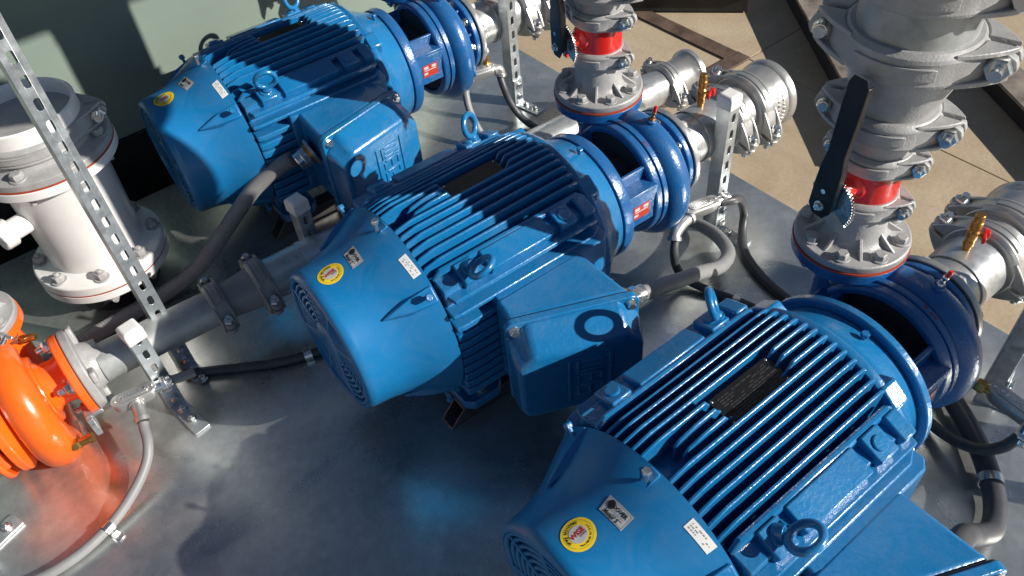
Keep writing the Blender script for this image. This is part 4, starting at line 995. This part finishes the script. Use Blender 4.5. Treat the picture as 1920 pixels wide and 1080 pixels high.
# ---- farthest motor
H_M1a = [(1.262, 1.985, 0.165), (1.255, 1.975, 0.150), (1.244, 1.949, 0.115), (1.238, 1.905, 0.070), (1.246, 1.863, 0.030), (1.261, 1.799, 0.013)]
hose('flexible_conduit', H_M1a, 0.0120, 'conduit_grey', 'thin pale conduit hanging from the elbow beside the farthest pump', HG)
H_M1b = [(1.395, 1.971, 0.165), (1.391, 1.948, 0.130), (1.397, 1.927, 0.080), (1.413, 1.891, 0.030), (1.423, 1.813, 0.014), (1.438, 1.721, 0.013)]
hose('flexible_conduit', H_M1b, 0.0120, 'conduit_dark', 'thin dark conduit hanging beside the foot of the far strut post', HG)
t, M = conduit_body((1.335, 1.990, 0.195), (0.975, -0.20, 0.0), 'aluminium conduit body with elbows on both ends beside the farthest pump')
elbow(t, (-0.040, 0.006, -0.006), (-0.085, 0.006, -0.006), (-0.076, -0.006, -0.030)); elbow(t, (0.042, -0.010, -0.004), (0.068, -0.016, -0.004), (0.062, -0.020, -0.030))
b = MB().cyl(0.008, 0, 0.03, toward((0.03, 0.010, 0.010), (0.3, 0.2, 0.9)), 12); b.hexa(0.012, 0.004, 0.014, toward((0.03, 0.010, 0.010), (0.3, 0.2, 0.9))); obj('brass_nipple', b, 'brass', t)
# ---- nearest motor
H_M3 = [(1.450, 0.420, 0.030), (1.438, 0.360, 0.030), (1.397, 0.290, 0.035), (1.340, 0.211, 0.040), (1.281, 0.147, 0.040), (1.226, 0.104, 0.040), (1.163, 0.081, 0.050), (1.099, 0.095, 0.090), (1.020, 0.100, 0.180), (0.90, 0.085, 0.27)]
hose('flexible_conduit', H_M3, 0.0230, 'conduit_dark', 'thick dark conduit curving over the plate beside the nearest motor box', HG)
H_M3s = [(1.326, 0.150, 0.145), (1.303, 0.161, 0.120), (1.298, 0.191, 0.080), (1.303, 0.238, 0.050), (1.317, 0.291, 0.030), (1.341, 0.348, 0.014), (1.36, 0.43, 0.013)]
hose('flexible_conduit', H_M3s, 0.0125, 'conduit_dark', 'thin dark conduit curling under the nearest pump', HG)
t, M = conduit_body((1.366, 0.196, 0.172), (-0.10, -0.99, -0.02), 'aluminium conduit body with oval lid at the right edge by the nearest pump')
hub(t, (-0.022, -0.050, -0.010), (-0.55, -0.1, -0.75))
b = MB().cyl(0.009, -0.015, 0.035, toward((-0.005, 0.078, 0.004), (0.05, -1, 0)), 14); b.hexa(0.015, 0.0, 0.020, toward((-0.005, 0.078, 0.004), (0.05, -1, 0))); obj('brass_nipple', b, 'brass', t)
# ---- orange pump
H_O = [(-0.072, 1.486, 0.090), (-0.077, 1.474, 0.085), (-0.086, 1.438, 0.075), (-0.109, 1.407, 0.055), (-0.157, 1.372, 0.035), (-0.227, 1.338, 0.018), (-0.304, 1.315, 0.013), (-0.377, 1.310, 0.013), (-0.442, 1.322, 0.013)]
hose('flexible_conduit', H_O, 0.0118, 'conduit_grey', 'thin grey conduit bending down from the fitting by the orange pump to the lower left', HG)
H_Or = [(0.028, 1.552, 0.102), (0.059, 1.544, 0.100), (0.085, 1.541, 0.098), (0.11, 1.55, 0.085), (0.12, 1.60, 0.03)]
hose('flexible_conduit', H_Or[:3], 0.0118, 'conduit_grey', 'short grey conduit stub in front of the short strut post by the orange pump', HG)
t, M = conduit_body((-0.058, 1.556, 0.108), (0.985, -0.12, 0.0), 'aluminium conduit body with oval lid beside the orange pump')
hub(t, (0.052, -0.006, 0), (0.985, -0.12, 0)); elbow(t, (-0.005, -0.012, -0.006), (-0.008, -0.045, -0.008), (-0.013, -0.066, -0.018))
H_d = [(0.066, 1.639, 0.013), (0.130, 1.596, 0.013), (0.199, 1.549, 0.013), (0.270, 1.504, 0.013), (0.341, 1.474, 0.013), (0.434, 1.453, 0.013), (0.539, 1.459, 0.013)]
hose('flexible_conduit', H_d, 0.0115, 'conduit_dark', 'thin dark conduit lying on the plate below the middle motor fan', HG)
hose_clamp((0.345, 1.473, 0.013), (0.95, -0.3, 0), 0.0118, 'small zinc clamp on the thin conduit below the middle motor fan')
hose_clamp((1.305, 0.855, 0.013), (0.35, -0.93, 0), 0.0118, 'small zinc clamp on the thin conduit between middle and nearest motors')
hose_clamp((1.275, 0.142, 0.040), (-0.8, -0.6, 0), 0.0233, 'zinc band clamp on the thick dark conduit at the lower right')
hose_clamp((-0.245, 1.330, 0.016), (-0.93, -0.35, 0), 0.0121, 'small zinc clamp on the thin conduit at the lower left')

tb_ = thing('floor_bracket', 'short zinc plate bracket bolted to the plate at the lower left edge', 'bracket', (-0.445, 1.490, 0.0), R(20))
obj('bracket_plate', MB().box((0, 0, 0.004), (0.09, 0.045, 0.006)).box((-0.045, 0, 0.03), (0.006, 0.045, 0.056)), 'zinc_strut', tb_, bevel=0.001)
obj('bolt', MB().bolt(0.009, 0.011, T(0.018, 0, 0.007), stud=0.004), 'bright_zinc', tb_)

# added cabinet, unseen right of the picture, put there to shade the nearest pump
cb = thing('shade_cabinet', 'grey cabinet on two legs, added out of view to shade the nearest pump', 'cabinet', (1.60, -0.17, 0.0))
co_ = obj('shade_cabinet_body', MB().box((0, 0, 0.56), (0.24, 0.15, 0.50)), 'cast_grey', cb, bevel=0.006)
obj('shade_cabinet_door', MB().box((0, -0.080, 0.56), (0.22, 0.010, 0.47)), 'cast_grey', cb, bevel=0.003)
obj('door_latch', MB().box((0.08, -0.090, 0.56), (0.016, 0.014, 0.07)), 'black_paint', cb, bevel=0.003)
for sx in (-0.09, 0.09): obj('leg', MB().box((sx, 0, 0.155), (0.041, 0.041, 0.309)), 'zinc_strut', cb, bevel=0.002)
